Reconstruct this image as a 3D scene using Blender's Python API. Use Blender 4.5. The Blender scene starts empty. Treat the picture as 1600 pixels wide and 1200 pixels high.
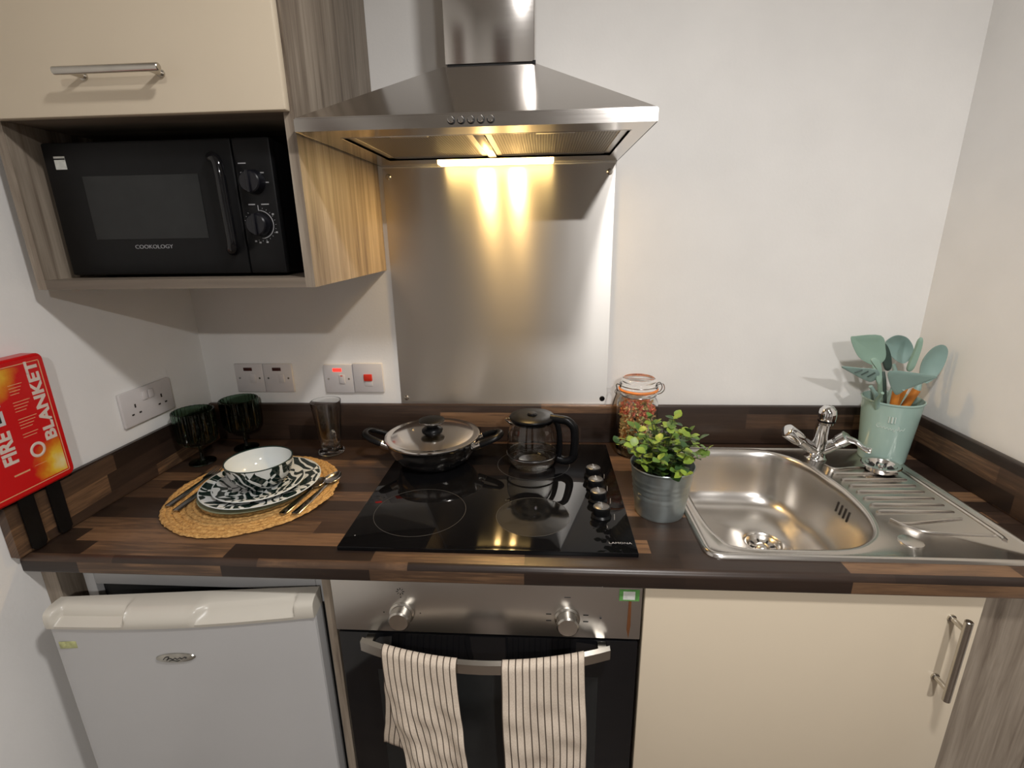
import bpy, bmesh, math, random
from mathutils import Vector, Matrix
random.seed(7)
PI = math.pi
scene = bpy.context.scene
C = scene.collection

# ------------------------------------------------------------------ camera
def look(yaw, pitch, roll):
    a, b, c = (math.radians(t) for t in (yaw, pitch, roll))
    f = Vector((math.sin(a)*math.cos(b), math.cos(a)*math.cos(b), -math.sin(b)))
    r = Vector((math.cos(a), -math.sin(a), 0)); u = r.cross(f)
    r2 = r*math.cos(c) + u*math.sin(c); u2 = u*math.cos(c) - r*math.sin(c)
    return Matrix((r2, u2, -f)).transposed()
cam_d = bpy.data.cameras.new('camera'); cam = bpy.data.objects.new('camera', cam_d); C.objects.link(cam)
cam.matrix_world = Matrix.Translation((1.0014, -1.3828, 1.4877)) @ look(-3.774, 16.691, -0.948).to_4x4()
cam_d.sensor_width = 36; cam_d.lens = 786.15/1600*36; cam_d.clip_start = 0.02
scene.camera = cam

# ------------------------------------------------------------------ world, lamps, exposure
w = bpy.data.worlds.new('world'); scene.world = w; w.use_nodes = True
w.node_tree.nodes['Background'].inputs[0].default_value = (.5, .47, .43, 1)
w.node_tree.nodes['Background'].inputs[1].default_value = .05
scene.view_settings.view_transform = 'Standard'; scene.view_settings.look = 'None'
scene.view_settings.gamma = 1; scene.view_settings.use_curve_mapping = False
scene.view_settings.exposure = 0.0
CEIL = 2.42
LAMPS = [((1.33, -1.22), 20.0), ((1.6, -3.0), 48.0)]
LAMPCOL = (1, .975, .955)
for (lx, ly), e in LAMPS:
    d = bpy.data.lights.new('ceiling_lamp_light', 'AREA'); d.shape = 'DISK'; d.size = .14; d.energy = e; d.color = LAMPCOL
    o = bpy.data.objects.new('ceiling_lamp_light', d); C.objects.link(o); o.location = (lx, ly, CEIL-.026)

# ------------------------------------------------------------------ materials
def newmat(name):
    m = bpy.data.materials.new(name); m.use_nodes = True
    nt = m.node_tree; b = nt.nodes['Principled BSDF']
    return m, nt, b
def N(nt, t, **k):
    n = nt.nodes.new(t)
    for a, v in k.items(): setattr(n, a, v)
    return n
def math_(nt, op, a, b=None, c=None):
    n = N(nt, 'ShaderNodeMath', operation=op)
    for i, v in enumerate((a, b, c)):
        if v is None: continue
        if isinstance(v, (int, float)): n.inputs[i].default_value = v
        else: nt.links.new(v, n.inputs[i])
    return n.outputs[0]
def ramp(nt, fac, stops, interp='LINEAR'):
    n = N(nt, 'ShaderNodeValToRGB'); n.color_ramp.interpolation = interp
    e = n.color_ramp.elements
    while len(e) < len(stops): e.new(.5)
    for el, (p, c) in zip(e, stops): el.position = p; el.color = tuple(c)+(1,) if len(c) == 3 else c
    nt.links.new(fac, n.inputs[0]); return n.outputs[0]
def pos(nt, scale=(1, 1, 1), obj=False):
    g = N(nt, 'ShaderNodeTexCoord').outputs['Object'] if obj else N(nt, 'ShaderNodeNewGeometry').outputs['Position']
    m = N(nt, 'ShaderNodeMapping'); m.inputs['Scale'].default_value = scale
    nt.links.new(g, m.inputs[0]); return m.outputs[0]
def noise(nt, vec, scale, detail=3, rough=.5, dist=0):
    n = N(nt, 'ShaderNodeTexNoise'); n.inputs['Scale'].default_value = scale; n.inputs['Detail'].default_value = detail
    n.inputs['Roughness'].default_value = rough; n.inputs['Distortion'].default_value = dist
    nt.links.new(vec, n.inputs['Vector']); return n.outputs['Fac']
def bump(nt, b, h, strength, dist=.002):
    n = N(nt, 'ShaderNodeBump'); n.inputs['Strength'].default_value = strength; n.inputs['Distance'].default_value = dist
    nt.links.new(h, n.inputs['Height']); nt.links.new(n.outputs[0], b.inputs['Normal'])
def M(name, col, rough=.5, metal=0., spec=.5, trans=0., ior=1.45, coat=0., emit=None, es=0., var=None, bmp=None, rvar=0):
    m, nt, b = newmat(name)
    b.inputs['Base Color'].default_value = (*col, 1); b.inputs['Roughness'].default_value = rough
    b.inputs['Metallic'].default_value = metal; b.inputs['Specular IOR Level'].default_value = spec
    b.inputs['Transmission Weight'].default_value = trans; b.inputs['IOR'].default_value = ior
    b.inputs['Coat Weight'].default_value = coat; b.inputs['Coat Roughness'].default_value = .08
    if emit: b.inputs['Emission Color'].default_value = (*emit, 1); b.inputs['Emission Strength'].default_value = es
    if var:
        sc, amt, st = var
        f = noise(nt, pos(nt, st), sc, 4)
        lo = tuple(c*(1-amt) for c in col); hi = tuple(min(1, c*(1+amt)) for c in col)
        nt.links.new(ramp(nt, f, [(.3, lo), (.7, hi)]), b.inputs['Base Color'])
        if rvar: nt.links.new(math_(nt, 'MULTIPLY_ADD', f, rvar, rough-rvar*.5), b.inputs['Roughness'])
    if bmp:
        sc, s, st = bmp; bump(nt, b, noise(nt, pos(nt, st), sc, 3), s)
    return m

def wood_grey(name):                       # driftwood laminate, upright grain
    m, nt, b = newmat(name)
    f1 = noise(nt, pos(nt, (1, 1, .05)), 75, 5, .65, .6)
    f2 = noise(nt, pos(nt, (1, 1, .035)), 14, 3, .5, 1.2)
    f = math_(nt, 'ADD', math_(nt, 'MULTIPLY', f1, .55), math_(nt, 'MULTIPLY', f2, .5))
    nt.links.new(ramp(nt, f, [(.36, (.085, .062, .045)), (.455, (.20, .158, .118)), (.56, (.285, .235, .182)), (.70, (.40, .338, .268))]), b.inputs['Base Color'])
    b.inputs['Roughness'].default_value = .5
    bump(nt, b, f1, .12, .0006)
    return m
def staves(name, swap=False):              # printed walnut block laminate
    m, nt, b = newmat(name)
    s = N(nt, 'ShaderNodeSeparateXYZ'); nt.links.new(N(nt, 'ShaderNodeNewGeometry').outputs['Position'], s.inputs[0])
    X, Y, Z = s.outputs
    if swap: u = Y; v = math_(nt, 'ADD', math_(nt, 'SUBTRACT', X, Z), .61)
    else: u = X; v = math_(nt, 'SUBTRACT', Y, Z)
    vv = math_(nt, 'DIVIDE', math_(nt, 'ADD', v, 5.012), .0435)
    row = math_(nt, 'FLOOR', vv)
    wn = N(nt, 'ShaderNodeTexWhiteNoise', noise_dimensions='1D'); nt.links.new(row, wn.inputs['W'])
    uu = math_(nt, 'DIVIDE', math_(nt, 'ADD', u, math_(nt, 'MULTIPLY', wn.outputs['Value'], 3.0)), .29)
    col = math_(nt, 'FLOOR', uu)
    cv = N(nt, 'ShaderNodeCombineXYZ'); nt.links.new(row, cv.inputs[0]); nt.links.new(col, cv.inputs[1])
    w2 = N(nt, 'ShaderNodeTexWhiteNoise', noise_dimensions='2D'); nt.links.new(cv.outputs[0], w2.inputs['Vector'])
    tone = w2.outputs['Value']
    gv = N(nt, 'ShaderNodeCombineXYZ')
    nt.links.new(math_(nt, 'MULTIPLY', u, .07), gv.inputs[0]); nt.links.new(v, gv.inputs[1])
    nt.links.new(math_(nt, 'MULTIPLY', tone, 9.0), gv.inputs[2])
    g = noise(nt, gv.outputs[0], 120, 5, .65, .5)
    f = math_(nt, 'ADD', tone, math_(nt, 'MULTIPLY', math_(nt, 'SUBTRACT', g, .5), .75))
    nt.links.new(ramp(nt, f, [(.0, (.019, .0115, .0085)), (.40, (.032, .0195, .014)), (.66, (.052, .030, .020)), (.84, (.082, .047, .028)), (1.0, (.175, .098, .052))]), b.inputs['Base Color'])
    b.inputs['Roughness'].default_value = .34; b.inputs['Specular IOR Level'].default_value = .45
    bump(nt, b, g, .08, .0005)
    return m
def steel(name, col=(.56, .55, .53), rough=.3, aniso=0., stretch=(1, 1, 60), wob=0., rot=0., rv=.05):
    m, nt, b = newmat(name)
    b.inputs['Base Color'].default_value = (*col, 1); b.inputs['Metallic'].default_value = 1
    f = noise(nt, pos(nt, stretch), 12, 4, .6)
    nt.links.new(math_(nt, 'MULTIPLY_ADD', f, rv, rough-rv*.5), b.inputs['Roughness'])
    if aniso:
        b.inputs['Anisotropic'].default_value = aniso; b.inputs['Anisotropic Rotation'].default_value = rot
        t = N(nt, 'ShaderNodeTangent', direction_type='UV_MAP'); t.uv_map = 'UVMap'
        nt.links.new(t.outputs[0], b.inputs['Tangent'])
    if wob: bump(nt, b, noise(nt, pos(nt, (1, 1, .45)), 5, 2), wob, .02)
    return m
def swirl(name, th=.50):                   # white glaze with dark green leaf brush print
    m, nt, b = newmat(name)
    p = pos(nt, (1, 1, 1.3), obj=True)
    big = ramp(nt, noise(nt, p, 11, 1, .4, 1.5), [(th-.006, (1, 1, 1)), (th+.006, (0, 0, 0))])
    wv = N(nt, 'ShaderNodeTexWave', wave_type='BANDS', bands_direction='DIAGONAL'); wv.inputs['Scale'].default_value = 17
    wv.inputs['Distortion'].default_value = 11; wv.inputs['Detail'].default_value = .6; wv.inputs['Detail Scale'].default_value = 1.0
    nt.links.new(p, wv.inputs['Vector'])
    st = ramp(nt, wv.outputs['Fac'], [(.74, (0, 0, 0)), (.80, (1, 1, 1))])
    f = math_(nt, 'ABSOLUTE', math_(nt, 'SUBTRACT', big, st))
    nt.links.new(ramp(nt, f, [(.3, (.62, .64, .62)), (.7, (.005, .015, .0125))]), b.inputs['Base Color'])
    b.inputs['Roughness'].default_value = .12
    return m

WALL = M('wall_paint', (.80, .785, .758), .75, var=(6, .03, (1, 1, 1)), bmp=(140, .12, (1, 1, 1)))
CEILM = M('ceiling_paint', (.72, .70, .66), .9, var=(5, .02, (1, 1, 1)))
FLOOR = M('floor_vinyl', (.13, .10, .08), .5, var=(4, .25, (1, 8, 1)))
CREAM = M('cream_gloss', (.70, .60, .455), .22, var=(3, .02, (1, 1, 1)))
CREAMEDGE = M('cream_edge', (.72, .64, .50), .35)
WOOD = wood_grey('driftwood'); TOP = staves('walnut_block'); TOPS = staves('walnut_block_side', True)
STEEL = steel('brushed_steel', (.60, .58, .55), rough=.30); HOODST = steel('hood_steel', (.62, .59, .56), .15, stretch=(1, 60, 60))
SPLASH = steel('splash_steel', (.60, .575, .54), .38, aniso=.85, stretch=(.6, 1, 90), wob=.05, rot=.25)
SINKST = steel('sink_steel', (.62, .59, .55), .26, stretch=(1, 12, 12))
PANST = steel('polished_steel', (.70, .67, .64), .15, stretch=(1, 1, 1))
CHROME = M('chrome', (.78, .78, .78), .06, 1.0, rvar=.02, var=(20, .02, (1, 1, 1)))
NICKEL = M('satin_nickel', (.55, .52, .47), .25, 1.0, var=(30, .04, (1, 1, 1)))
CUTL = M('cutlery_steel', (.42, .41, .40), .2, 1.0, var=(30, .05, (1, 1, 1)))
BLACKG = M('black_gloss', (.006, .006, .007), .08, var=(9, .1, (1, 1, 1)))
HOBG = M('black_ceramic_glass', (.004, .004, .0045), .035, spec=.3, var=(9, .1, (1, 1, 1)))
BLACKP = M('black_plastic', (.005, .005, .0055), .33, spec=.22, var=(60, .2, (1, 1, 1)))
BLACKM = M('black_matt', (.010, .010, .010), .6, var=(60, .2, (1, 1, 1)))
MWIN = M('microwave_window', (.020, .021, .021), .3, spec=.4, var=(40, .1, (1, 1, 1)))
MWBODY = M('microwave_black', (.0045, .0045, .005), .42, spec=.3, var=(40, .15, (1, 1, 1)))
DKNOB = M('dial_black', (.006, .006, .009), .3, var=(40, .1, (1, 1, 1)))
PRINT = M('grey_print', (.30, .30, .31), .5, var=(90, .15, (1, 1, 1)))
WHITEPL = M('white_plastic', (.60, .57, .56), .35, var=(20, .02, (1, 1, 1)))
SLOT = M('socket_slot', (.02, .015, .012), .6, var=(60, .2, (1, 1, 1)))
NEONOFF = M('neon_off', (.045, .008, .006), .25, var=(60, .2, (1, 1, 1)))
NEONON = M('neon_on', (.8, .02, .02), .3, emit=(1, .03, .02), es=2.2, var=(60, .2, (1, 1, 1)))
REDROCK = M('red_rocker', (.62, .03, .012), .3, var=(60, .08, (1, 1, 1)))
FRWHITE = M('fridge_white', (.47, .465, .46), .3, var=(5, .02, (1, 1, 1)), bmp=(260, .03, (1, 1, 1)))
FRCAP = M('fridge_cap', (.58, .545, .475), .28, var=(5, .02, (1, 1, 1)))
GREENST = M('pale_green_sticker', (.42, .43, .20), .5, var=(120, .25, (1, 1, 1)))
PAPER = M('sticker_paper', (.62, .63, .58), .6, var=(120, .15, (1, 1, 1)))
GREENP = M('sticker_green', (.10, .28, .07), .5, var=(120, .3, (1, 1, 1)))
RUST = M('rust_stain', (.16, .055, .015), .7, var=(60, .4, (1, 1, .1)))
BADGE = M('badge_silver', (.50, .49, .45), .25, 1.0, var=(60, .15, (1, 1, 1)))
RED = M('fire_red', (.60, .005, .007), .3, var=(5, .05, (1, 1, 1)))
REDTXT = M('print_cream', (.70, .58, .50), .5, var=(90, .06, (1, 1, 1)))
LINEY = M('print_peach', (.72, .38, .20), .5, var=(90, .06, (1, 1, 1)))
MINT = M('mint_enamel', (.30, .42, .375), .2, var=(9, .04, (1, 1, 1)))
MINTS = M('mint_silicone', (.235, .345, .315), .5, var=(20, .05, (1, 1, 1)))
MINTG = M('green_silicone', (.24, .36, .29), .5, var=(20, .05, (1, 1, 1)))
DKGREEN = M('dark_green_silicone', (.035, .06, .05), .5, var=(20, .08, (1, 1, 1)))
ORANGEW = M('orange_beech', (.62, .22, .035), .45, var=(40, .25, (1, 1, .15)))
MINTPR = M('crock_print', (.52, .60, .56), .4, var=(60, .05, (1, 1, 1)))
GLASS = M('clear_glass', (.98, .98, .97), .0, trans=1, ior=1.45, var=(9, .004, (1, 1, 1)))
GREENGL = M('green_glass', (.17, .27, .19), .06, trans=1, ior=1.45, var=(20, .06, (1, 1, 1)))
PLATEGL = M('pale_green_glass', (.55, .58, .38), .12, trans=.6, var=(20, .05, (1, 1, 1)))
CERW = M('white_glaze', (.62, .66, .66), .1, var=(9, .01, (1, 1, 1)))
SWIRL = swirl('leaf_print_glaze'); SWIRLD = swirl('dense_leaf_print_glaze', .58)
DKRIM = M('dark_rim_glaze', (.012, .03, .027), .15, var=(40, .1, (1, 1, 1)))
GALV = M('galvanised', (.40, .45, .445), .38, .8, var=(26, .16, (1, 1, 1)))
LEAFS = [M('leaf_lime', (.19, .28, .035), .42, var=(60, .2, (1, 1, 1))), M('leaf_mid', (.085, .16, .026), .42, var=(60, .2, (1, 1, 1))), M('leaf_dark', (.032, .075, .02), .42, var=(60, .2, (1, 1, 1)))]
STEMM = M('stem_green', (.06, .09, .03), .6, var=(60, .2, (1, 1, 1)))
SOIL = M('soil', (.025, .02, .012), .9, var=(90, .4, (1, 1, 1)))
SEAL = M('orange_rubber', (.78, .25, .06), .5, var=(60, .08, (1, 1, 1)))
PASTA = [M('pasta_'+n, c, .6, var=(90, .12, (1, 1, 1))) for n, c in (('orange', (.92, .40, .14)), ('wheat', (.92, .70, .34)), ('red', (.86, .24, .14)), ('green', (.66, .68, .26)))]
FILTER = None
def filter_mat():
    m, nt, b = newmat('filter_mesh')
    b.inputs['Metallic'].default_value = .9; b.inputs['Roughness'].default_value = .45
    v = N(nt, 'ShaderNodeTexVoronoi'); v.inputs['Scale'].default_value = 190; v.inputs['Randomness'].default_value = .0
    nt.links.new(pos(nt), v.inputs['Vector'])
    nt.links.new(ramp(nt, v.outputs['Distance'], [(.25, (.05, .045, .035)), (.42, (.36, .33, .28))]), b.inputs['Base Color'])
    bump(nt, b, v.outputs['Distance'], .5, .002); return m
FILTER = filter_mat()
def jute_mat():
    m, nt, b = newmat('jute')
    f = noise(nt, pos(nt), 160, 4, .7)
    nt.links.new(ramp(nt, f, [(.3, (.22, .105, .03)), (.5, (.48, .27, .085)), (.72, (.68, .44, .17))]), b.inputs['Base Color'])
    b.inputs['Roughness'].default_value = .8; bump(nt, b, f, .5, .002); return m
JUTE = jute_mat()
def towel_mat():
    m, nt, b = newmat('striped_linen')
    uv = N(nt, 'ShaderNodeUVMap'); uv.uv_map = 'UVMap'
    s = N(nt, 'ShaderNodeSeparateXYZ'); nt.links.new(uv.outputs[0], s.inputs[0])
    fr = math_(nt, 'FRACT', math_(nt, 'ADD', math_(nt, 'MULTIPLY', s.outputs[0], 12.0), .45))
    d = math_(nt, 'ABSOLUTE', math_(nt, 'SUBTRACT', fr, .5))
    nz = noise(nt, pos(nt), 400, 2)
    base = ramp(nt, nz, [(.3, (.60, .50, .40)), (.7, (.70, .60, .49))])
    mx = N(nt, 'ShaderNodeMix', data_type='RGBA')
    nt.links.new(ramp(nt, d, [(.0, (1, 1, 1)), (.075, (1, 1, 1)), (.11, (0, 0, 0))]), mx.inputs[0])
    nt.links.new(base, mx.inputs[6]); mx.inputs[7].default_value = (.085, .062, .045, 1)
    nt.links.new(mx.outputs[2], b.inputs['Base Color']); b.inputs['Roughness'].default_value = .9
    bump(nt, b, nz, .25, .001); return m
TOWEL = towel_mat()
def flame_mat():
    m, nt, b = newmat('flame_print')
    P_ = N(nt, 'ShaderNodeNewGeometry').outputs['Position']
    fs = []
    for c, r in (((0, -.498, 1.058), .062), ((0, -.585, 1.255), .055)):
        s = N(nt, 'ShaderNodeVectorMath', operation='DISTANCE'); s.inputs[1].default_value = c
        mp = N(nt, 'ShaderNodeMapping'); mp.inputs['Scale'].default_value = (0, 1, 1); nt.links.new(P_, mp.inputs[0])
        nt.links.new(mp.outputs[0], s.inputs[0]); fs.append(math_(nt, 'SUBTRACT', 1, math_(nt, 'DIVIDE', s.outputs['Value'], r)))
    f = math_(nt, 'ADD', math_(nt, 'MAXIMUM', fs[0], fs[1]), math_(nt, 'MULTIPLY', math_(nt, 'SUBTRACT', noise(nt, P_, 45, 3), .5), .6))
    nt.links.new(ramp(nt, f, [(.05, (.60, .006, .008)), (.4, (.68, .20, .01)), (.68, (.80, .50, .04)), (1, (.80, .68, .35))]), b.inputs['Base Color'])
    b.inputs['Roughness'].default_value = .3; return m
FLAME = flame_mat()
LIGHTM = M('lamp_diffuser', (.9, .8, .6), .4, emit=(1, .68, .25), es=14, var=(20, .02, (1, 1, 1)))
DOWNL = M('downlight_lens', (.9, .9, .9), .4, emit=(1, .9, .78), es=6, var=(20, .02, (1, 1, 1)))

# ------------------------------------------------------------------ mesh helpers
def box(bm, x0, x1, y0, y1, z0, z1, bev=0., seg=2, edges=None):
    t = bmesh.new()
    bmesh.ops.create_cube(t, size=1)
    for v in t.verts: v.co = Vector((x0+(v.co.x+.5)*(x1-x0), y0+(v.co.y+.5)*(y1-y0), z0+(v.co.z+.5)*(z1-z0)))
    if bev: bmesh.ops.bevel(t, geom=t.edges[:] if edges is None else [e for e in t.edges if edges((e.verts[1].co-e.verts[0].co).normalized())], offset=bev, segments=seg, profile=.5, affect='EDGES')
    me = bpy.data.meshes.new('t'); t.to_mesh(me); t.free(); bm.from_mesh(me); bpy.data.meshes.remove(me); return bm
def B(*a, **k): return box(bmesh.new(), *a, **k)
def lathe(bm, prof, seg=40, c=(0, 0, 0), rib=None):
    rings = []
    for r, z in prof:
        if r < 1e-6: rings.append([bm.verts.new((c[0], c[1], c[2]+z))])
        else:
            rr = []
            for i in range(seg):
                a = 2*PI*i/seg; q = r*(rib(i, z) if rib else 1)
                rr.append(bm.verts.new((c[0]+q*math.cos(a), c[1]+q*math.sin(a), c[2]+z)))
            rings.append(rr)
    for A, Bq in zip(rings, rings[1:]):
        if len(A) == 1 and len(Bq) == 1: continue
        for i in range(seg):
            j = (i+1) % seg
            if len(A) == 1: bm.faces.new((A[0], Bq[j], Bq[i]))
            elif len(Bq) == 1: bm.faces.new((A[i], A[j], Bq[0]))
            else: bm.faces.new((A[i], A[j], Bq[j], Bq[i]))
    bmesh.ops.recalc_face_normals(bm, faces=bm.faces[:])
    return bm
def L(prof, **k): return lathe(bmesh.new(), prof, **k)
def tube(bm, pts, r, seg=10, closed=False, flat=1.0, up=None):
    pts = [Vector(p) for p in pts]; n = len(pts)
    R = r if isinstance(r, (list, tuple)) else [r]*n
    rings = []; prev = None
    for i, p in enumerate(pts):
        a = pts[i-1] if (i > 0 or closed) else p; b = pts[(i+1) % n] if (i < n-1 or closed) else p
        t = (b-a).normalized()
        if up is not None: s = t.cross(Vector(up)).normalized()
        elif prev is None: s = t.orthogonal().normalized()
        else: s = (prev - t*prev.dot(t)).normalized()
        prev = s; q = t.cross(s)
        rings.append([bm.verts.new(p + (s*math.cos(2*PI*k/seg)+q*math.sin(2*PI*k/seg)*flat)*R[i]) for k in range(seg)])
    m = n if closed else n-1
    for i in range(m):
        A, Bq = rings[i], rings[(i+1) % n]
        for k in range(seg): bm.faces.new((A[k], A[(k+1) % seg], Bq[(k+1) % seg], Bq[k]))
    if not closed: bm.faces.new(rings[0][::-1]); bm.faces.new(rings[-1])
    bmesh.ops.recalc_face_normals(bm, faces=bm.faces[:])
    return bm
def T(*a, **k): return tube(bmesh.new(), *a, **k)
def spline(pts, k=6, closed=False):
    pts = [Vector(p) for p in pts]; n = len(pts); out = []
    for i in range(n if closed else n-1):
        g = lambda j: pts[j % n] if closed else pts[max(0, min(n-1, j))]
        p0, p1, p2, p3 = g(i-1), g(i), g(i+1), g(i+2)
        for s in range(k):
            t = s/k
            out.append(.5*((2*p1)+(p2-p0)*t+(2*p0-5*p1+4*p2-p3)*t*t+(3*p1-p0-3*p2+p3)*t**3))
    if not closed: out.append(pts[-1])
    return out
def prism(bm, outl, lo, hi, axis='z'):       # outline of 2-D points, thickness along axis
    def mk(a, b, c): return {'z': (a, b, c), 'y': (a, c, b), 'x': (c, a, b)}[axis]
    A = [bm.verts.new(mk(a, b, lo)) for a, b in outl]; Z = [bm.verts.new(mk(a, b, hi)) for a, b in outl]
    n = len(outl); bm.faces.new(A); bm.faces.new(Z[::-1])
    for i in range(n): bm.faces.new((A[i], A[(i+1) % n], Z[(i+1) % n], Z[i]))
    bmesh.ops.recalc_face_normals(bm, faces=bm.faces[:]); return bm
def P(*a, **k): return prism(bmesh.new(), *a, **k)
def xf(bm, mat): bmesh.ops.transform(bm, matrix=mat, verts=bm.verts[:]); return bm

def thing(name, label, cat, loc=(0, 0, 0), rot=(0, 0, 0), group=None):
    o = bpy.data.objects.new(name, None); C.objects.link(o); o.location = loc; o.rotation_euler = rot
    o.empty_display_size = .05; return tag(o, label, cat, group)
def tag(o, label, cat, group=None, kind=None):
    o['label'] = label; o['category'] = cat
    if group: o['group'] = group
    if kind: o['kind'] = kind
    return o
def root(o):
    while o.parent: o = o.parent
    return o
def obj(name, bm, mat, parent=None, smooth=35, loc=None, w=True, me=None):
    """w: the mesh is in world coordinates (the root is then not rotated); w=False: already in the root's frame"""
    if me is None:
        me = bpy.data.meshes.new(name)
        off = Vector(root(parent).location) if parent else Vector(loc or (0, 0, 0))
        if w and off.length: bmesh.ops.translate(bm, vec=-off, verts=bm.verts[:])
        bm.to_mesh(me); bm.free()
        if smooth:
            me.polygons.foreach_set('use_smooth', [True]*len(me.polygons)); me.set_sharp_from_angle(angle=math.radians(smooth))
        for m in (mat if isinstance(mat, (list, tuple)) else [mat]): me.materials.append(m)
    o = bpy.data.objects.new(name, me); C.objects.link(o)
    if parent: o.parent = parent
    elif loc: o.location = loc
    return o
def struct(name, bm, mat):
    o = obj(name, bm, mat); o['kind'] = 'structure'; return o
def text(name, body, size, origin, xdir, ydir, mat, parent, bold=0., ext=.0004, align='CENTER', sx=1., shear=0.):
    cu = bpy.data.curves.new('t', 'FONT'); cu.body = body; cu.size = size; cu.align_x = align; cu.align_y = 'CENTER'
    cu.extrude = ext; cu.offset = bold; cu.shear = shear; cu.resolution_u = 3
    t = bpy.data.objects.new('t', cu); C.objects.link(t); bpy.context.view_layer.update()
    me = bpy.data.meshes.new_from_object(t.evaluated_get(bpy.context.evaluated_depsgraph_get()))
    bpy.data.objects.remove(t); bpy.data.curves.remove(cu)
    X = Vector(xdir).normalized(); Y = Vector(ydir).normalized()
    mt = Matrix((X, Y, X.cross(Y))).transposed().to_4x4()
    b = bmesh.new(); b.from_mesh(me); bpy.data.meshes.remove(me)
    for v in b.verts: v.co.x *= sx
    xf(b, Matrix.Translation(origin) @ mt)
    return obj(name, b, mat, parent, smooth=0)
def text_local(*a, **k): return text(*a, **k)

# ------------------------------------------------------------------ room shell
W = 2.0; SK = .0367                                    # right wall; the left wall runs slightly out of square
WX = lambda y: y*SK
struct('floor', B(-.5, 5.2, -5.0, .1, -.1, 0), FLOOR)
struct('ceiling', B(-.5, 5.2, -5.0, .1, CEIL, CEIL+.1), CEILM)
struct('wall_back', B(-.2, 2.2, 0, .1, 0, CEIL), WALL)
struct('wall_right', B(W, W+.1, -.75, 0, 0, CEIL), WALL)
struct('wall_left', P([(0, 0), (-.1, 0), (WX(-5)-.1, -5), (WX(-5), -5)], 0, CEIL), WALL)
struct('wall_front', B(-.5, 5.2, -5.1, -5.0, 0, CEIL), WALL)
struct('wall_far_right', B(5.1, 5.2, -5.0, 0, 0, CEIL), WALL)
struct('wall_beyond', B(W+.1, 5.1, -.1, 0, 0, CEIL), WALL)
DOORM = M('reflection_door_brown', (.075, .036, .02), .5, var=(14, .3, (1, 1, .08)))
def reflection_door(name, mt):                                # unseen doors, added behind the camera so the steel reflects brown
    bm = B(-.42, .42, 0, .04, .005, 2.03, bev=.003); xf(bm, mt); d = struct(name, bm, DOORM)
    bm = bmesh.new()
    for q in ((-.49, -.425, -.005, .05, 0, 2.10), (.425, .49, -.005, .05, 0, 2.10), (-.49, .49, -.005, .05, 2.035, 2.10)): box(bm, *q)
    xf(bm, mt); obj('reflection_door_frame', bm, CEILM, d)
    bm = T([(-.35, .04, 1.0), (-.35, .085, 1.0), (-.24, .085, 1.0)], .009, 10); xf(bm, mt); obj('reflection_door_handle', bm, NICKEL, d)
reflection_door('reflection_door_1', Matrix.Translation((1.10, -5.0, 0)))
reflection_door('reflection_door_2', Matrix.Translation((WX(-2.35)-.003, -2.35, 0)) @ Matrix.Rotation(-PI/2-math.atan(SK), 4, 'Z'))
for k, ((lx, ly), e) in enumerate(LAMPS):
    t = thing('ceiling_downlight', ['round ceiling downlight nearest the sink', 'round ceiling downlight farther back in the room'][k], 'light', (lx, ly, CEIL-.02), group='ceiling downlights')
    obj('trim_ring', L([(.060, -.004), (.075, -.004), (.078, .0), (.078, .02), (.060, .02), (.060, -.004)], seg=32), NICKEL, t, w=False)
    obj('lens', L([(0, 0), (.059, 0), (.059, .015), (0, .015)], seg=32), DOWNL, t, w=False)

# ------------------------------------------------------------------ worktop and upstands
WT = .90; TH = .038
def nose(y0, y1):                                      # cross-section (y,z), rounded front edge
    r = .013; p = []
    for k in range(7): a = PI/2 + PI/2*k/6; p.append((y0+r+r*math.cos(a), WT-r+r*math.sin(a)))
    for k in range(4): a = PI + PI/2*k/3; p.append((y0+.005+.005*math.cos(a), WT-TH+.005+.005*math.sin(a)))
    return p + [(y1, WT-TH), (y1, WT)]
def strip(bm, prof, xa, xb):
    A = [bm.verts.new((xa(y) if callable(xa) else xa, y, z)) for y, z in prof]
    Z = [bm.verts.new((xb, y, z)) for y, z in prof]; n = len(prof)
    bm.faces.new(A); bm.faces.new(Z[::-1])
    for i in range(n): bm.faces.new((A[i], A[(i+1) % n], Z[(i+1) % n], Z[i]))
    bmesh.ops.recalc_face_normals(bm, faces=bm.faces[:])
bm = bmesh.new()
strip(bm, nose(-.60, -.001), lambda y: WX(y)+.001, 1.325)
strip(bm, nose(-.60, -.545), 1.325, 1.90)
strip(bm, [(-.062, WT-TH), (-.001, WT-TH), (-.001, WT), (-.062, WT)][::-1], 1.325, 1.90)
strip(bm, nose(-.60, -.001), 1.90, W-.001)
tag(obj('worktop', bm, TOP), 'dark walnut block laminate worktop with rounded front edge', 'worktop')
UZ = 1.014
o = obj('upstand', box(bmesh.new(), .001, W-.001, -.019, -.001, WT, UZ, .004, 2, lambda d: abs(d.x) > .9), TOP)
tag(o, 'walnut block laminate upstand along the back wall', 'upstand')
bm = bmesh.new(); prism(bm, [(WX(-.021)+.0015, -.021), (WX(-.021)+.0195, -.021), (WX(-.612)+.0195, -.612), (WX(-.612)+.0015, -.612)], WT, UZ)
bmesh.ops.bevel(bm, geom=[e for e in bm.edges if abs((e.verts[0].co-e.verts[1].co).z) < .01], offset=.004, segments=2, affect='EDGES')
tag(obj('upstand', bm, TOPS), 'walnut block laminate upstand along the left wall under the fire blanket', 'upstand')
o = obj('upstand', box(bmesh.new(), W-.0195, W-.0015, -.60, -.021, WT, UZ, .004, 2, lambda d: abs(d.y) > .9), TOPS)
tag(o, 'walnut block laminate upstand along the right wall beside the drainer', 'upstand')

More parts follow.
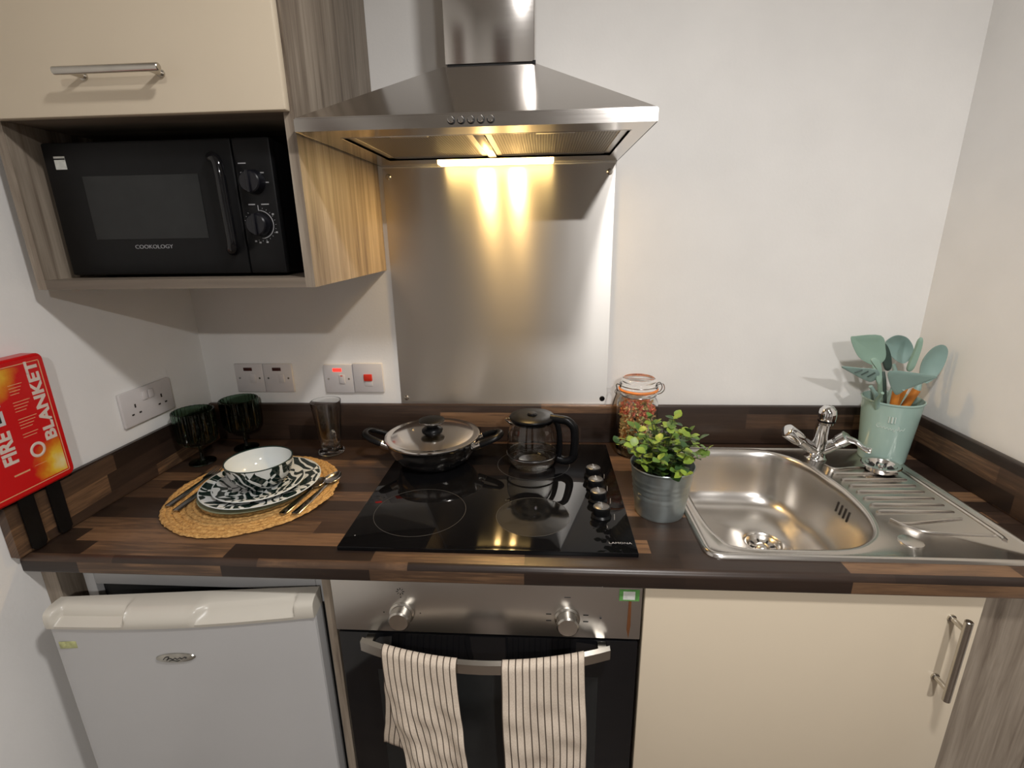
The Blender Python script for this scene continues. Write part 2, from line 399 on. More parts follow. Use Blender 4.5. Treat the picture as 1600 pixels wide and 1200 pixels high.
# ------------------------------------------------------------------ base units
LEGZ = .12
tag(obj('end_panel', B(-.020, .012, -.572, -.02, 0, .860), WOOD), 'narrow grey wood end panel left of the fridge', 'panel')
tag(obj('dividing_panel', B(.568, .585, -.575, -.02, 0, .860), WOOD), 'thin grey wood panel between the fridge and the oven', 'panel')
tag(obj('filler_panel', B(1.792, 1.998, -.572, -.552, 0, .860), WOOD), 'wide grey wood filler panel right of the cream cupboard door', 'panel')

t = thing('sink_cupboard', 'cream door base cupboard under the sink', 'cupboard', (1.19, -.56, 0))
bm = bmesh.new()
for q in ((1.190, 1.208, -.565, -.02, .10, .740), (1.772, 1.790, -.565, -.02, .10, .740), (1.208, 1.772, -.565, -.02, .10, .118), (1.208, 1.772, -.03, -.02, .118, .74), (1.208, 1.772, -.565, -.555, .70, .74)): box(bm, *q)
obj('carcass', bm, WOOD, t)
obj('plinth', B(1.19, 1.79, -.53, -.515, 0, .10), WOOD, t)
d = obj('door', B(1.190, 1.788, -.587, -.567, .105, .857, bev=.003), CREAM, t); d['label'] = 'cream gloss cupboard door'
def bar_handle(p0, p1, n, r=.0065, off=.034, ins=.022):
    p0, p1, n = Vector(p0), Vector(p1), Vector(n); ax = (p1-p0).normalized(); bm = bmesh.new()
    a, b = p0+n*off, p1+n*off
    tube(bm, [a, a+ax*.0012, b-ax*.0012, b], [r*.8, r, r, r*.8], 16)
    for q in (p0+ax*ins, p1-ax*ins): tube(bm, [q, q+n*off], r*.72, 12); tube(bm, [q-n*0, q+n*.003], r*1.1, 12)
    return bm
h = obj('handle', bar_handle((1.737, -.587, .655), (1.737, -.587, .832), (0, -1, 0)), NICKEL, d); h['label'] = 'satin nickel bar handle'

# oven
t = thing('built_in_oven', 'built-in single oven with steel control panel and black glass door', 'oven', (.888, -.56, .12))
obj('housing', B(.597, 1.181, -.565, -.04, .13, .850), BLACKM, t)
cp = obj('control_panel', B(.591, 1.186, -.587, -.566, .737, .858, bev=.002), STEEL, t)
for k, x in enumerate((.727, 1.047)):
    bm = L([(0, 0), (.024, 0), (.0245, .004), (.021, .006), (.0205, .024), (.018, .027), (0, .0275)], seg=36)
    box(bm, -.0012, .0012, .004, .0185, .0272, .0285)
    xf(bm, Matrix.Translation((x, -.587, .783)) @ Matrix.Rotation(PI/2, 4, 'X'))
    obj('knob', bm, NICKEL, t)
bm = bmesh.new()
for x in (.727, 1.047):
    for a in (0, 180, 90) if x < .8 else (-12, 12, 168, 192): box(bm, x+.036*math.cos(math.radians(a))-(.001 if x < .8 else .005), x+.036*math.cos(math.radians(a))+(.001 if x < .8 else .005), -.5876, -.587, .783+.036*math.sin(math.radians(a))-.001, .783+.036*math.sin(math.radians(a))+.001)
for k in range(8): tube(bm, [(.727+.004*math.cos(k*PI/4), -.5873, .832+.004*math.sin(k*PI/4)), (.727+.008*math.cos(k*PI/4), -.5873, .832+.008*math.sin(k*PI/4))], .0007, 4)
box(bm, 1.041, 1.053, -.5876, -.587, .829, .8302)
lathe(bm, [(0, 0), (.002, 0), (.002, .001), (0, .001)], 8, (1.11, -.588, .785))
obj('dial_markings', bm, BLACKM, cp)['kind'] = 'stuff'
s = obj('sticker', B(1.143, 1.180, -.5878, -.587, .826, .851), GREENP, cp); obj('sticker_label', B(1.150, 1.172, -.5882, -.5878, .829, .847), PAPER, s)
s['label'] = 'small green and white sticker'
bm = bmesh.new(); prism(bm, [(1.161, .825), (1.166, .825), (1.167, .77), (1.164, .74), (1.160, .76)], -.5873, -.587, 'y'); obj('rust_stain', bm, RUST, cp)
dr = obj('door', B(.593, 1.184, -.585, -.566, .145, .731, bev=.003), BLACKG, t); dr['label'] = 'black glass oven door'
obj('window', B(.665, 1.110, -.5856, -.585, .235, .640), MWIN, dr)
def ybar(x): return -.604 - .046*(1-((x-.887)/.241)**2)
bm = bmesh.new(); n = 28; rings = []
for i in range(n+1):
    x = .646+.482*i/n; y = ybar(x); hw = .0105
    rings.append([bm.verts.new((x, y-.006, .721-hw)), bm.verts.new((x, y-.006, .721+hw)), bm.verts.new((x, y+.006, .721+hw)), bm.verts.new((x, y+.006, .721-hw))])
for A, Z in zip(rings, rings[1:]):
    for k in range(4): bm.faces.new((A[k], A[(k+1) % 4], Z[(k+1) % 4], Z[k]))
bm.faces.new(rings[0]); bm.faces.new(rings[-1][::-1])
for x in (.660, 1.114): box(bm, x-.008, x+.008, ybar(x)+.002, -.584, .714, .728)
bmesh.ops.recalc_face_normals(bm, faces=bm.faces[:])
obj('handle', bm, NICKEL, dr, 30)['label'] = 'bowed satin steel door handle'

# tea towels over the handle
def towel(name, label, fl, fr, zend, bl, br, zback, seed):
    rnd = random.Random(seed); ph = [rnd.uniform(0, 6) for _ in range(6)]
    bm = bmesh.new(); uvl = bm.loops.layers.uv.new('UVMap'); NU, NS = 44, 90; zt = .721+.0135
    path = []                                            # (side 0..1, z, yoff, progress)
    for i in range(30): t_ = i/29; path.append((1, zback+(zt-.012-zback)*t_, .018-.006*t_, 1-t_))
    for k in range(1, 10): a = PI*k/10; path.append((.5, zt-.012+.013*math.sin(a), .012*math.cos(a), 0))
    for i in range(50): t_ = i/49; path.append((0, zt-.012-(zt-.012-zend)*t_, -.012-.006*t_, t_))
    grid = []; acc = 0
    for j, (sd, z, yo, pr) in enumerate(path):
        row = []
        for i in range(NU+1):
            u = i/NU
            if sd == 1: xl, xr = bl(pr), br(pr)
            elif sd == 0: xl, xr = fl(pr), fr(pr)
            else: xl, xr = fl(0), fr(0)
            x = xl+(xr-xl)*u
            am = .0075*min(1, pr*2.2)
            y = ybar(min(1.12, max(.66, x)))+yo
            wv = am*(math.sin(u*8+ph[0]+pr*2.5)+.5*math.sin(u*17+ph[1]-pr*4)) + .0032*min(1, pr*3)*math.sin(pr*19+u*5+ph[2])+.0022*min(1, pr*3)*math.sin(pr*33-u*9+ph[3])
            y += (wv*.6 - am*1.3 if sd == 0 else abs(wv)*.5)
            y = max(y, -9) if sd != 1 else min(y, -.592)
            x += .0035*pr*math.sin(pr*7+ph[4]+u*2)
            row.append(bm.verts.new((x, y, z+.004*pr*math.sin(u*5+ph[5]))))
        grid.append(row)
    for j in range(len(grid)-1):
        for i in range(NU):
            f = bm.faces.new((grid[j][i], grid[j][i+1], grid[j+1][i+1], grid[j+1][i]))
            for lp, (a, b) in zip(f.loops, ((i, j), (i+1, j), (i+1, j+1), (i, j+1))): lp[uvl].uv = (a/NU, b/len(grid))
    o = obj(name, bm, TOWEL, None, 80, loc=((fl(0)+fr(0))/2, -.65, .735))
    m = o.modifiers.new('thickness', 'SOLIDIFY'); m.thickness = .0022; m.offset = 1
    tag(o, label, 'towel', 'tea towels on the oven handle'); return o
towel('tea_towel', 'left striped tea towel, hanging askew from the oven handle', lambda p: .694+.055*p**1.6, lambda p: .842+.035*p**1.5, .40, lambda p: .690-.024*p, lambda p: .838-.02*p, .452, 3)
towel('tea_towel', 'right striped tea towel, hanging straight from the oven handle', lambda p: .925+.004*p, lambda p: 1.078+.012*p, .38, lambda p: .930, lambda p: 1.072, .47, 11)

# fridge
t = thing('fridge', 'white undercounter fridge with its door ajar', 'fridge', (.30, -.3, 0))
bm = bmesh.new()
for q in ((.032, .056, -.54, -.05, .02, .845), (.536, .560, -.54, -.05, .02, .845), (.056, .536, -.54, -.05, .790, .845), (.056, .536, -.54, -.05, .02, .09), (.056, .536, -.08, -.05, .09, .79)): box(bm, *q, bev=.003)
obj('cabinet_body', bm, FRWHITE, t)
obj('interior_shade', B(.0565, .5355, -.525, -.0805, .0905, .7895), BLACKM, t)  # black block standing in for the shade inside the ajar fridge
ang = math.atan2(.052, .507); DW = .505
dm = Matrix.Translation((.557, -.598, -.007)) @ Matrix.Rotation(ang, 4, 'Z')
def bow(x): return -.013*math.sin(PI*min(1, max(0, -x/DW)))
bm = bmesh.new(); nx = 40
def doorblock(bm, z0, z1, fy, by, nz=1, r=.006):
    pr = []
    for i in range(nx+1): x = -DW+DW*i/nx; pr.append((x, bow(x)+fy))
    e = r
    outl = [(-DW, fy+e)] + [(-DW+.002, fy+.002)] + pr[1:-1] + [(-.002, fy+.002), (0, fy+e), (0, by), (-DW, by)]
    prism(bm, outl, z0, z1); return bm
doorblock(bm, .06, .783, 0, .042)
xf(bm, dm); dr = obj('door', bm, FRWHITE, t, 25)
bm = bmesh.new(); doorblock(bm, .07, .775, .043, .052); xf(bm, dm); obj('gasket', bm, BLACKM, dr)
# moulded cap with two scooped grips
bm = bmesh.new(); nx2, prof = 130, [(.0, .783), (-.004, .785), (-.006, .795), (-.006, .806), (-.005, .820), (-.002, .829), (.006, .834), (.016, .836), (.030, .836), (.042, .834), (.042, .783)]
def sm(a, b, x): t_ = max(0, min(1, (x-a)/(b-a))); return t_*t_*(3-2*t_)
rows = []
for i in range(nx2+1):
    x = -DW+DW*i/nx2; row = []
    for yo, z in prof:
        mk = sm(-.492, -.482, x)*(1-sm(-.358, -.350, x))*sm(.796, .804, z)
        lo = .800+.028*sm(-.20, -.255, x) if x < -.18 else .800
        mk2 = sm(-.235, -.195, x)*(1-sm(-.040, -.034, x))*sm(.800, .808, z)
        mid = sm(-.352, -.345, x)*(1-sm(-.24, -.20, x))*sm(.815, .826, z)*.45
        k = max(mk, mk2, mid)
        y = yo+bow(x)*(1 if yo < .03 else 0)
        if yo < .022: y += k*(.020 - max(0, yo)*.8)
        row.append(bm.verts.new((x, y, .783+(z-.783)*.74 - (.003*k if z > .825 and yo < .03 else 0))))
    rows.append(row)
for A, Z in zip(rows, rows[1:]):
    for k in range(len(prof)): bm.faces.new((A[k], A[(k+1) % len(prof)], Z[(k+1) % len(prof)], Z[k]))
bm.faces.new(rows[0]); bm.faces.new(rows[-1][::-1]); bmesh.ops.recalc_face_normals(bm, faces=bm.faces[:])
xf(bm, dm); obj('door_cap', bm, FRCAP, dr, 50)['label'] = 'cream plastic cap with two scooped finger grips'
bm = L([(0, 0), (.040, 0), (.042, .001), (.040, .003), (.034, .0035), (0, .004)], seg=48)
xf(bm, dm @ Matrix.Translation((-.272, bow(-.272)-.0002, .714)) @ Matrix.Rotation(PI/2, 4, 'X') @ Matrix.Diagonal((.9, .26, 1, 1)))
obj('badge', bm, BADGE, dr)['label'] = 'oval silver badge'
bm = bmesh.new(); pts = [(-.022, -.001), (-.017, .004), (-.011, .004), (-.016, -.003), (-.010, .001), (-.004, -.002), (0, .001), (.004, -.002), (.009, .001), (.013, -.001), (.018, .002), (.022, .0)]
tube(bm, spline([(a, -.0042, b) for a, b in pts], 5), .0009, 5)
tube(bm, spline([(-.012, -.0042, -.0055), (-.005, -.0042, -.004), (.002, -.0042, -.0065), (.008, -.0042, -.005)], 5), .0006, 5)
xf(bm, dm @ Matrix.Translation((-.272, bow(-.272), .714))); obj('script_lettering', bm, BLACKM, dr)
bm = B(-.492, -.459, -.0010, .0, .737, .753, bev=.0003); xf(bm, dm @ Matrix.Translation((0, bow(-.475)-.0004, 0)))
s = obj('sticker', bm, GREENST, dr); s['label'] = 'small pale green sticker'

# ------------------------------------------------------------------ hob
HZ = .900
t = thing('ceramic_hob', 'black ceramic glass hob with four side knobs', 'hob', (.89, -.3, .9))
g = obj('glass_top', B(.600, 1.180, -.559, -.036, HZ-.004, HZ+.006, bev=.0015), HOBG, t)
RING = M('hob_ring_print', (.045, .044, .042), .3, var=(30, .2, (1, 1, 1)))
def ring(cx, cy, r, wd=.0011):
    return L([(r-wd, 0), (r-wd, .00025), (r, .00025), (r, 0)], seg=72, c=(cx, cy, HZ+.006))
for cx, cy, r in ((.732, -.421, .100), (.979, -.432, .079), (.712, -.155, .072), (.975, -.172, .095)): obj('zone_ring', ring(cx, cy, r), RING, t)
def burnt():
    m, nt, b = newmat('scorched_zone')
    f = noise(nt, pos(nt), 26, 5, .65, .8)
    nt.links.new(ramp(nt, f, [(.42, (.005, .005, .005)), (.62, (.016, .0155, .0145))]), b.inputs['Base Color']); b.inputs['Roughness'].default_value = .07; return m
bm = L([(0, .0001), (.077, .0001), (.077, 0)], seg=64, c=(.979, -.432, HZ+.006)); obj('scorched_zone', bm, burnt(), t)
for k, y in enumerate((-.240, -.304, -.363, -.431)):
    bm = L([(0, 0), (.021, 0), (.0215, .004), (.0175, .008), (.0185, .022), (.0175, .0245), (0, .025)], seg=32, c=(1.124, y, HZ+.006))
    kb = obj('knob', bm, BLACKP, t)
    bm = L([(0, .0248), (.0155, .0248), (.016, .0255), (.015, .0262), (0, .0265)], seg=32, c=(1.124, y, HZ+.006))
    box(bm, 1.1225, 1.1255, y-.013, y+.013, HZ+.0322, HZ+.0337); obj('knob_cap', bm, M('knob_grey', (.16, .16, .16), .3, .6, var=(60, .1, (1, 1, 1))) if k == 0 else bpy.data.materials['knob_grey'], kb)
bm = bmesh.new()
for y in (-.240, -.304, -.363, -.431): tube(bm, [(1.150, y-.012, HZ+.0061), (1.153, y+.012, HZ+.0061)], .0006, 4)
tube(bm, [(1.132, -.474, HZ+.0061), (1.132, -.466, HZ+.0061)], .0006, 4)
obj('knob_markings', bm, PRINT, t)['kind'] = 'stuff'
text('maker_name', 'LAMONA', .0085, (1.150, -.527, HZ+.0062), (1, 0, 0), (0, 1, 0), PRINT, t, ext=.0001, sx=1.25)
lathe_dot = L([(0, .0002), (.0014, .0002), (.0014, 0)], seg=10, c=(.622, -.52, HZ+.006)); obj('corner_dot', lathe_dot, PRINT, t)
for ch in list(t.children):                             # front-high tilt added to push the hood lamp's reflection off the glass
    for q in [ch]+list(ch.children):
        for v in q.data.vertices: v.co.z += (-(v.co.y+t.location.y)-.3)*.013
HT = HZ+.0062-.0018

# ------------------------------------------------------------------ sink
t = thing('inset_sink', 'stainless steel inset sink with rounded bowl and ribbed drainer', 'sink', (1.6, -.3, .9))
out = [(1.375, -.522), (1.489, -.527), (1.573, -.521), (1.623, -.499), (1.662, -.458), (1.687, -.385), (1.694, -.301), (1.687, -.232), (1.671, -.155), (1.638, -.104), (1.583, -.078), (1.481, -.073), (1.40, -.076), (1.357, -.094), (1.341, -.14), (1.337, -.25), (1.337, -.40), (1.346, -.48)]
loop = [p for p in spline([(a, b, 0) for a, b in out], 8, True)]; NB = len(loop); cc = Vector((1.515, -.300, 0))
SX0, SX1, SY0, SY1 = 1.305, 1.925, -.557, -.052
def rectpt(d, ins, rad=.03):
    x0, x1, y0, y1 = SX0+ins, SX1-ins, SY0+ins, SY1-ins; ts = []
    if d.x > 1e-9: ts.append((x1-cc.x)/d.x)
    if d.x < -1e-9: ts.append((x0-cc.x)/d.x)
    if d.y > 1e-9: ts.append((y1-cc.y)/d.y)
    if d.y < -1e-9: ts.append((y0-cc.y)/d.y)
    p = cc+d*min(ts)
    r = rad-ins                                           # round the corners
    qx = min(max(p.x, x0+r), x1-r); qy = min(max(p.y, y0+r), y1-r); v = p-Vector((qx, qy, 0))
    if abs(p.x-qx) > 1e-6 and abs(p.y-qy) > 1e-6 and v.length > r: p = Vector((qx, qy, 0))+v.normalized()*r
    return p
angs = sorted(set([math.atan2((p-cc).y, (p-cc).x) for p in loop]+[math.atan2(y-cc.y, x-cc.x) for x in (SX0, SX1) for y in (SY0, SY1)]+[math.atan2(y-cc.y+dy, x-cc.x+dx) for x in (SX0, SX1) for y in (SY0, SY1) for dx, dy in ((.03, 0), (-.03, 0), (0, .03), (0, -.03), (.01, 0), (-.01, 0), (0, .01), (0, -.01))]))
def bowlpt(a):                                            # ray from cc to the bowl outline
    d = Vector((math.cos(a), math.sin(a), 0)); best = None
    for i in range(NB):
        p, q = loop[i]-cc, loop[(i+1) % NB]-cc; e = q-p; den = d.x*e.y-d.y*e.x
        if abs(den) < 1e-12: continue
        s = (p.x*e.y-p.y*e.x)/den; u = (p.x*d.y-p.y*d.x)/den
        if s > 0 and -1e-6 <= u <= 1+1e-6: best = s if best is None else max(best, s)
    return cc+d*best
bm = bmesh.new(); n = len(angs)
def mkring(f, z): return [bm.verts.new((f(a).x, f(a).y, z)) for a in angs]
D = lambda a: Vector((math.cos(a), math.sin(a), 0))
def off(a, ins):
    p = bowlpt(a); return cc+(p-cc)*(1-ins/(p-cc).length)
ST = WT+.0065
rs = [mkring(lambda a: rectpt(D(a), 0), WT+.0004), mkring(lambda a: rectpt(D(a), .002), WT+.006), mkring(lambda a: rectpt(D(a), .006), WT+.0085), mkring(lambda a: rectpt(D(a), .011), WT+.007), mkring(lambda a: rectpt(D(a), .015), WT+.004),
      mkring(lambda a: off(a, -.016), WT+.004), mkring(lambda a: off(a, -.012), WT+.0062), mkring(lambda a: off(a, -.007), WT+.0066), mkring(lambda a: off(a, -.002), WT+.005), mkring(lambda a: off(a, .002), WT+.000),
      mkring(lambda a: off(a, .006), WT-.012), mkring(lambda a: off(a, .014), WT-.06), mkring(lambda a: off(a, .024), WT-.105), mkring(lambda a: off(a, .034), WT-.125), mkring(lambda a: off(a, .052), WT-.138), mkring(lambda a: off(a, .078), WT-.144)]
dc = Vector((1.540, -.275, 0))
def toward(a, r): return dc+D(a)*r
rs += [mkring(lambda a: toward(a, .047), WT-.149), mkring(lambda a: toward(a, .044), WT-.151), mkring(lambda a: toward(a, .040), WT-.157)]
for A, Z in zip(rs, rs[1:]):
    for i in range(n): bm.faces.new((A[i], A[(i+1) % n], Z[(i+1) % n], Z[i]))
bmesh.ops.recalc_face_normals(bm, faces=bm.faces[:])
sk = obj('basin', bm, SINKST, t, 60)
dz = WT-.157
obj('drain_flange', L([(.041, .003), (.038, .004), (.034, .001), (.030, -.004), (.012, -.008), (0, -.008)], seg=40, c=(dc.x, dc.y, dz)), SINKST, t)
obj('drain_boss', L([(0, .003), (.008, .003), (.016, -.002), (.019, -.007), (.019, -.010)], seg=32, c=(dc.x, dc.y, dz)), SINKST, t)
bm = bmesh.new()
for k in range(8): a = k*PI/4; tube(bm, [(dc.x+.02*math.cos(a), dc.y+.02*math.sin(a), dz-.0062), (dc.x+.029*math.cos(a), dc.y+.029*math.sin(a), dz-.0032)], .0022, 6)
obj('drain_slots', bm, BLACKM, t)
for k in range(4):
    y = -.345+.0155*k; a = math.atan2(y-cc.y, .17); p = off(a, .0085)
    bm = T([(p.x+.001, p.y, WT-.022), (p.x-.003, p.y, WT-.046)], .0026, 8); obj('overflow_slot', bm, SLOT, t)
ribs = [(-.205, 1.725), (-.237, 1.728), (-.267, 1.730), (-.296, 1.730), (-.326, 1.728), (-.355, 1.725), (-.383, 1.722)]
RZ = WT+.0052
for y, x0 in ribs: obj('rib', T([(x0-.006, y, RZ-.002), (x0, y, RZ), (1.865, y+.001, RZ), (1.871, y+.001, RZ-.002)], .0038, 8, flat=.9), SINKST, t)
for pts in ([(1.728, -.430, RZ), (1.76, -.428, RZ), (1.868, -.408, RZ)], [(1.722, -.158, RZ), (1.735, -.180, RZ), (1.79, -.172, RZ), (1.87, -.170, RZ)], [(1.722, -.415, RZ), (1.740, -.445, RZ), (1.775, -.462, RZ), (1.885, -.468, RZ)]): obj('rib', T(spline(pts, 5), .003, 8), SINKST, t)
obj('border_ridge', T(spline([(1.888, -.150, RZ), (1.893, -.165, RZ), (1.894, -.3, RZ), (1.894, -.46, RZ), (1.888, -.485, RZ)], 4), .0045, 8), SINKST, t)
obj('tap_hole_cap', L([(0, .0016), (.019, .0014), (.0215, .0004), (.022, -.001)], seg=32, c=(1.712, -.492, WT+.0045)), SINKST, t)

# tap
TX, TY, TZ = 1.722, -.112, WT+.0043
t = thing('mixer_tap', 'chrome mixer tap with two lever handles behind the sink bowl', 'tap', (TX, TY, TZ))
bm = L([(.0, 0), (.027, 0), (.027, .003), (.0225, .006), (.020, .02), (.021, .035), (.019, .046), (.012, .054), (0, .056)], seg=32, c=(TX, TY, TZ))
for s in (-1, 1): tube(bm, [(TX, TY, TZ+.02), (TX+s*.022, TY-.006, TZ+.033), (TX+s*.043, TY-.012, TZ+.048)], [.018, .0165, .0145], 16)
obj('body', bm, CHROME, t, 50)
sp = spline([(TX, TY-.004, TZ+.030), (TX-.003, TY-.012, TZ+.078), (TX-.010, TY-.030, TZ+.120), (TX-.020, TY-.054, TZ+.148), (TX-.030, TY-.074, TZ+.154)], 6)
bm = T(sp, [.0185-.0035*min(1, i/12)+.003*max(0, (i-14)/10) for i in range(len(sp))], 18)
e = sp[-1]; lathe(bm, [(0, .018), (.011, .016), (.018, .007), (.0198, -.004), (.019, -.018), (.0, -.018)], 28, (e.x-.002, e.y-.003, e.z))
s_ = obj('spout', bm, CHROME, t, 50)
obj('seal_ring', L([(.0193, -.0182), (.0195, -.0222), (.0, -.0225), (0, -.019)], seg=28, c=(e.x-.002, e.y-.003, e.z)), BLACKP, s_)
obj('aerator', L([(.0155, -.0225), (.015, -.030), (.0, -.030), (0, -.0225)], seg=28, c=(e.x-.002, e.y-.003, e.z)), CHROME, s_)
a = Vector((TX-.040, TY-.011, TZ+.046)); b_ = Vector((1.626, -.135, .990))
hl = obj('handle', T([a, a.lerp(b_, .3), a.lerp(b_, .32), a.lerp(b_, .97), b_], [.0155, .0155, .0185, .0185, .016], 20), CHROME, t, 50)
a2 = Vector((TX+.040, TY-.011, TZ+.046)); b2 = Vector((1.778, -.140, .975))
hr = obj('handle', T([a2, a2.lerp(b2, .3), a2.lerp(b2, .33), a2.lerp(b2, .95), b2], [.0155, .0155, .0180, .0180, .014], 20), CHROME, t, 50)
bm = T(spline([b2+Vector((-.006, -.002, -.002)), (1.790, -.155, .968), (1.803, -.172, .957), (1.815, -.180, .956)], 5), [.010, .0095, .009, .0085, .008, .0075, .007, .007, .007, .007, .0075, .008, .009, .0095, .0095, .008], 14, flat=.7)
obj('lever', bm, CHROME, hr)
for q0, q1, par in ((a, b_, hl), (a2, b2, hr)): obj('seam_ring', T([q0.lerp(q1, .295), q0.lerp(q1, .325)], .0182, 20), BLACKP, par)

# basket strainer left on the drainer
sx, sy, sz = 1.838, -.190, WT+.0085
t = thing('basket_strainer', 'steel basket strainer plug lying on the drainer', 'strainer', (sx, sy, sz))
obj('rim', L([(.030, .012), (.034, .016), (.041, .017), (.0435, .0145), (.041, .013), (.034, .011), (.031, .0)], seg=40, c=(sx, sy, sz)), PANST, t)
obj('cup', L([(.033, .0155), (.028, .009), (.024, .005), (.012, .004), (0, .004)], seg=40, c=(sx, sy, sz)), PANST, t)
obj('underside', L([(.031, .0), (.022, -.0005), (0, -.0005)], seg=32, c=(sx, sy, sz+.0005)), BLACKP, t)
obj('centre_stud', L([(0, .016), (.006, .015), (.008, .011), (.005, .008), (.005, .003)], seg=24, c=(sx, sy, sz)), CHROME, t)
bm = bmesh.new()
for k in range(10): a = k*PI/5; tube(bm, [(sx+.018*math.cos(a), sy+.018*math.sin(a), sz+.0052), (sx+.0265*math.cos(a), sy+.0265*math.sin(a), sz+.0088)], .0026, 6)
obj('strainer_holes', bm, BLACKM, t)

# ------------------------------------------------------------------ utensil crock and utensils
cx, cy, cz = 1.890, -.108, WT+.0045
t = thing('utensil_crock', 'mint green enamel utensil crock in the corner beside the tap', 'crock', (cx, cy, cz))
obj('pot', L([(0, .002), (.048, .002), (.050, .0), (.052, .002), (.0525, .006), (.0655, .160), (.0675, .162), (.0675, .165), (.065, .166), (.0635, .163), (.0505, .01), (0, .008)], seg=64, c=(cx, cy, cz)), MINT, t, 40)
def on_crock(pts, r=.0007):                               # print wrapped round the crock: (angle offset, z)
    q = []
    for a, z in pts:
        rr = .0525+(z-.006)/.154*.013+.0004; th = math.radians(-118)+a/.062
        q.append((cx+rr*math.cos(th), cy+rr*math.sin(th), cz+z))
    return T(spline(q, 4), r, 5)
b0 = -.03
script = [(-.027, .112), (-.030, .106), (-.026, .101), (-.020, .105), (-.018, .101), (-.013, .105), (-.011, .100), (-.006, .104), (-.003, .099), (0, .104), (.002, .099), (.006, .103), (.008, .094), (.012, .103), (.016, .099), (.017, .110), (.020, .098), (.024, .102), (.028, .099), (.031, .106)]
obj('script_print', on_crock(script), MINTPR, t)
bm = bmesh.new()
for aa in (-.006, 0, .006):
    rr = .0525+(.125-.006)/.154*.013+.0006; th = math.radians(-118)+aa/.062
    tube(bm, [(cx+rr*math.cos(th), cy+rr*math.sin(th), cz+.118), (cx+(rr+.0012)*math.cos(th), cy+(rr+.0012)*math.sin(th), cz+.134)], .0014 if aa else .0024, 6)
obj('emblem_print', bm, MINTPR, t)
def utensil(name, label, head, y0, tilt, mat, neck, foot, hmat, wood_from=.55, thick=.004, bowl=0., slots=None, hr=.006):
    """head: (x,z) outline at depth y0; neck point -> foot point inside the crock"""
    ctr = Vector((sum(p[0] for p in head)/len(head), 0, sum(p[1] for p in head)/len(head)))
    neck, foot = Vector(neck), Vector(foot)
    t = thing(name, label, 'utensil', tuple(foot), group='utensils in the crock')
    oo = spline([(p[0], 0, p[1]) for p in head], 4, True)
    bm = bmesh.new(); zl = min(p.z for p in oo)
    def place(p, k, s): return Vector((p.x, y0+tilt*(p.z-zl)+bowl*(1-k*k)+s, p.z))
    fr, bk = [], []
    ks = [1, .93, .7, .4, 0]
    for lst, s in ((fr, -thick/2), (bk, thick/2)):
        for k in ks:
            if k == 0: lst.append([bm.verts.new(place(ctr, 0, s))])
            else: lst.append([bm.verts.new(place(ctr.lerp(p, k), k, s*(1 if k < 1 else .45))) for p in oo])
    n = len(oo)
    for lst in (fr, bk):
        for A, Z in zip(lst, lst[1:]):
            for i in range(n):
                j = (i+1) % n
                bm.faces.new((A[i], A[j], Z[0]) if len(Z) == 1 else (A[i], A[j], Z[j], Z[i]))
    for i in range(n): bm.faces.new((fr[0][i], fr[0][(i+1) % n], bk[0][(i+1) % n], bk[0][i]))
    bmesh.ops.recalc_face_normals(bm, faces=bm.faces[:])
    hd = obj('head', bm, mat, t, 50)
    if slots:
        for (a0, b0), (a1, b1) in slots:
            p, q = Vector((a0, 0, b0)), Vector((a1, 0, b1))
            obj('slot', T([place(p, .6, -thick/2), place(q, .6, -thick/2)], .0028, 8, flat=.5), DKGREEN, hd)
    m = neck.lerp(foot, 1-wood_from)
    hin = Vector((ctr.x*.35+neck.x*.65, y0+tilt*(ctr.z*.35+neck.z*.65-zl)+bowl*.6, ctr.z*.35+neck.z*.65))
    obj('shank', T([hin, neck, m], [hr*.7, hr*.95, hr], 12, flat=1), mat, t)
    obj('handle', T([m, m.lerp(foot, .5), foot], [hr*1.15, hr*1.2, hr], 12), hmat, t)
F = lambda dx, dy: (cx+dx, cy+dy, cz+.018)
utensil('slotted_turner', 'mint slotted turner, frontmost on the left of the crock', [(1.706, 1.172), (1.751, 1.168), (1.790, 1.164), (1.805, 1.145), (1.795, 1.128), (1.771, 1.136), (1.746, 1.149)], -.160, -.5, MINTS, (1.818, -.148, 1.095), F(.015, .0), ORANGEW, .50, slots=[((1.742, 1.156), (1.756, 1.164)), ((1.760, 1.150), (1.772, 1.160)), ((1.777, 1.144), (1.789, 1.156))])
utensil('wide_turner', 'mint wide turner, frontmost in the middle of the crock', [(1.812, 1.164), (1.869, 1.159), (1.925, 1.148), (1.910, 1.134), (1.876, 1.112), (1.862, 1.095), (1.848, 1.105), (1.824, 1.135)], -.160, -.45, MINTS, (1.868, -.146, 1.104), F(.0, -.01), ORANGEW, .97, hr=.0075)
utensil('flat_spatula', 'pale green broad spatula, tallest at the left of the crock', [(1.774, 1.219), (1.785, 1.226), (1.845, 1.227), (1.862, 1.194), (1.866, 1.166), (1.848, 1.150), (1.821, 1.158), (1.796, 1.178)], -.085, .0, MINTG, (1.853, -.098, 1.125), F(.01, .015), ORANGEW, .6, bowl=.006)
utensil('serving_spoon', 'mint serving spoon standing at the back middle of the crock', [(1.872, 1.200), (1.880, 1.216), (1.899, 1.224), (1.924, 1.216), (1.943, 1.190), (1.942, 1.164), (1.924, 1.150), (1.894, 1.168)], -.066, .0, MINTS, (1.908, -.080, 1.12), F(-.01, .02), ORANGEW, .6, bowl=.014)
utensil('large_ladle_spoon', 'mint large oval spoon, leaning out rightmost of the crock', [(1.932, 1.150), (1.936, 1.178), (1.952, 1.203), (1.974, 1.210), (1.988, 1.194), (1.987, 1.160), (1.974, 1.128), (1.954, 1.112), (1.938, 1.126)], -.118, .0, MINTS, (1.934, -.122, 1.100), F(-.02, .0), ORANGEW, .98, bowl=.012, hr=.008)
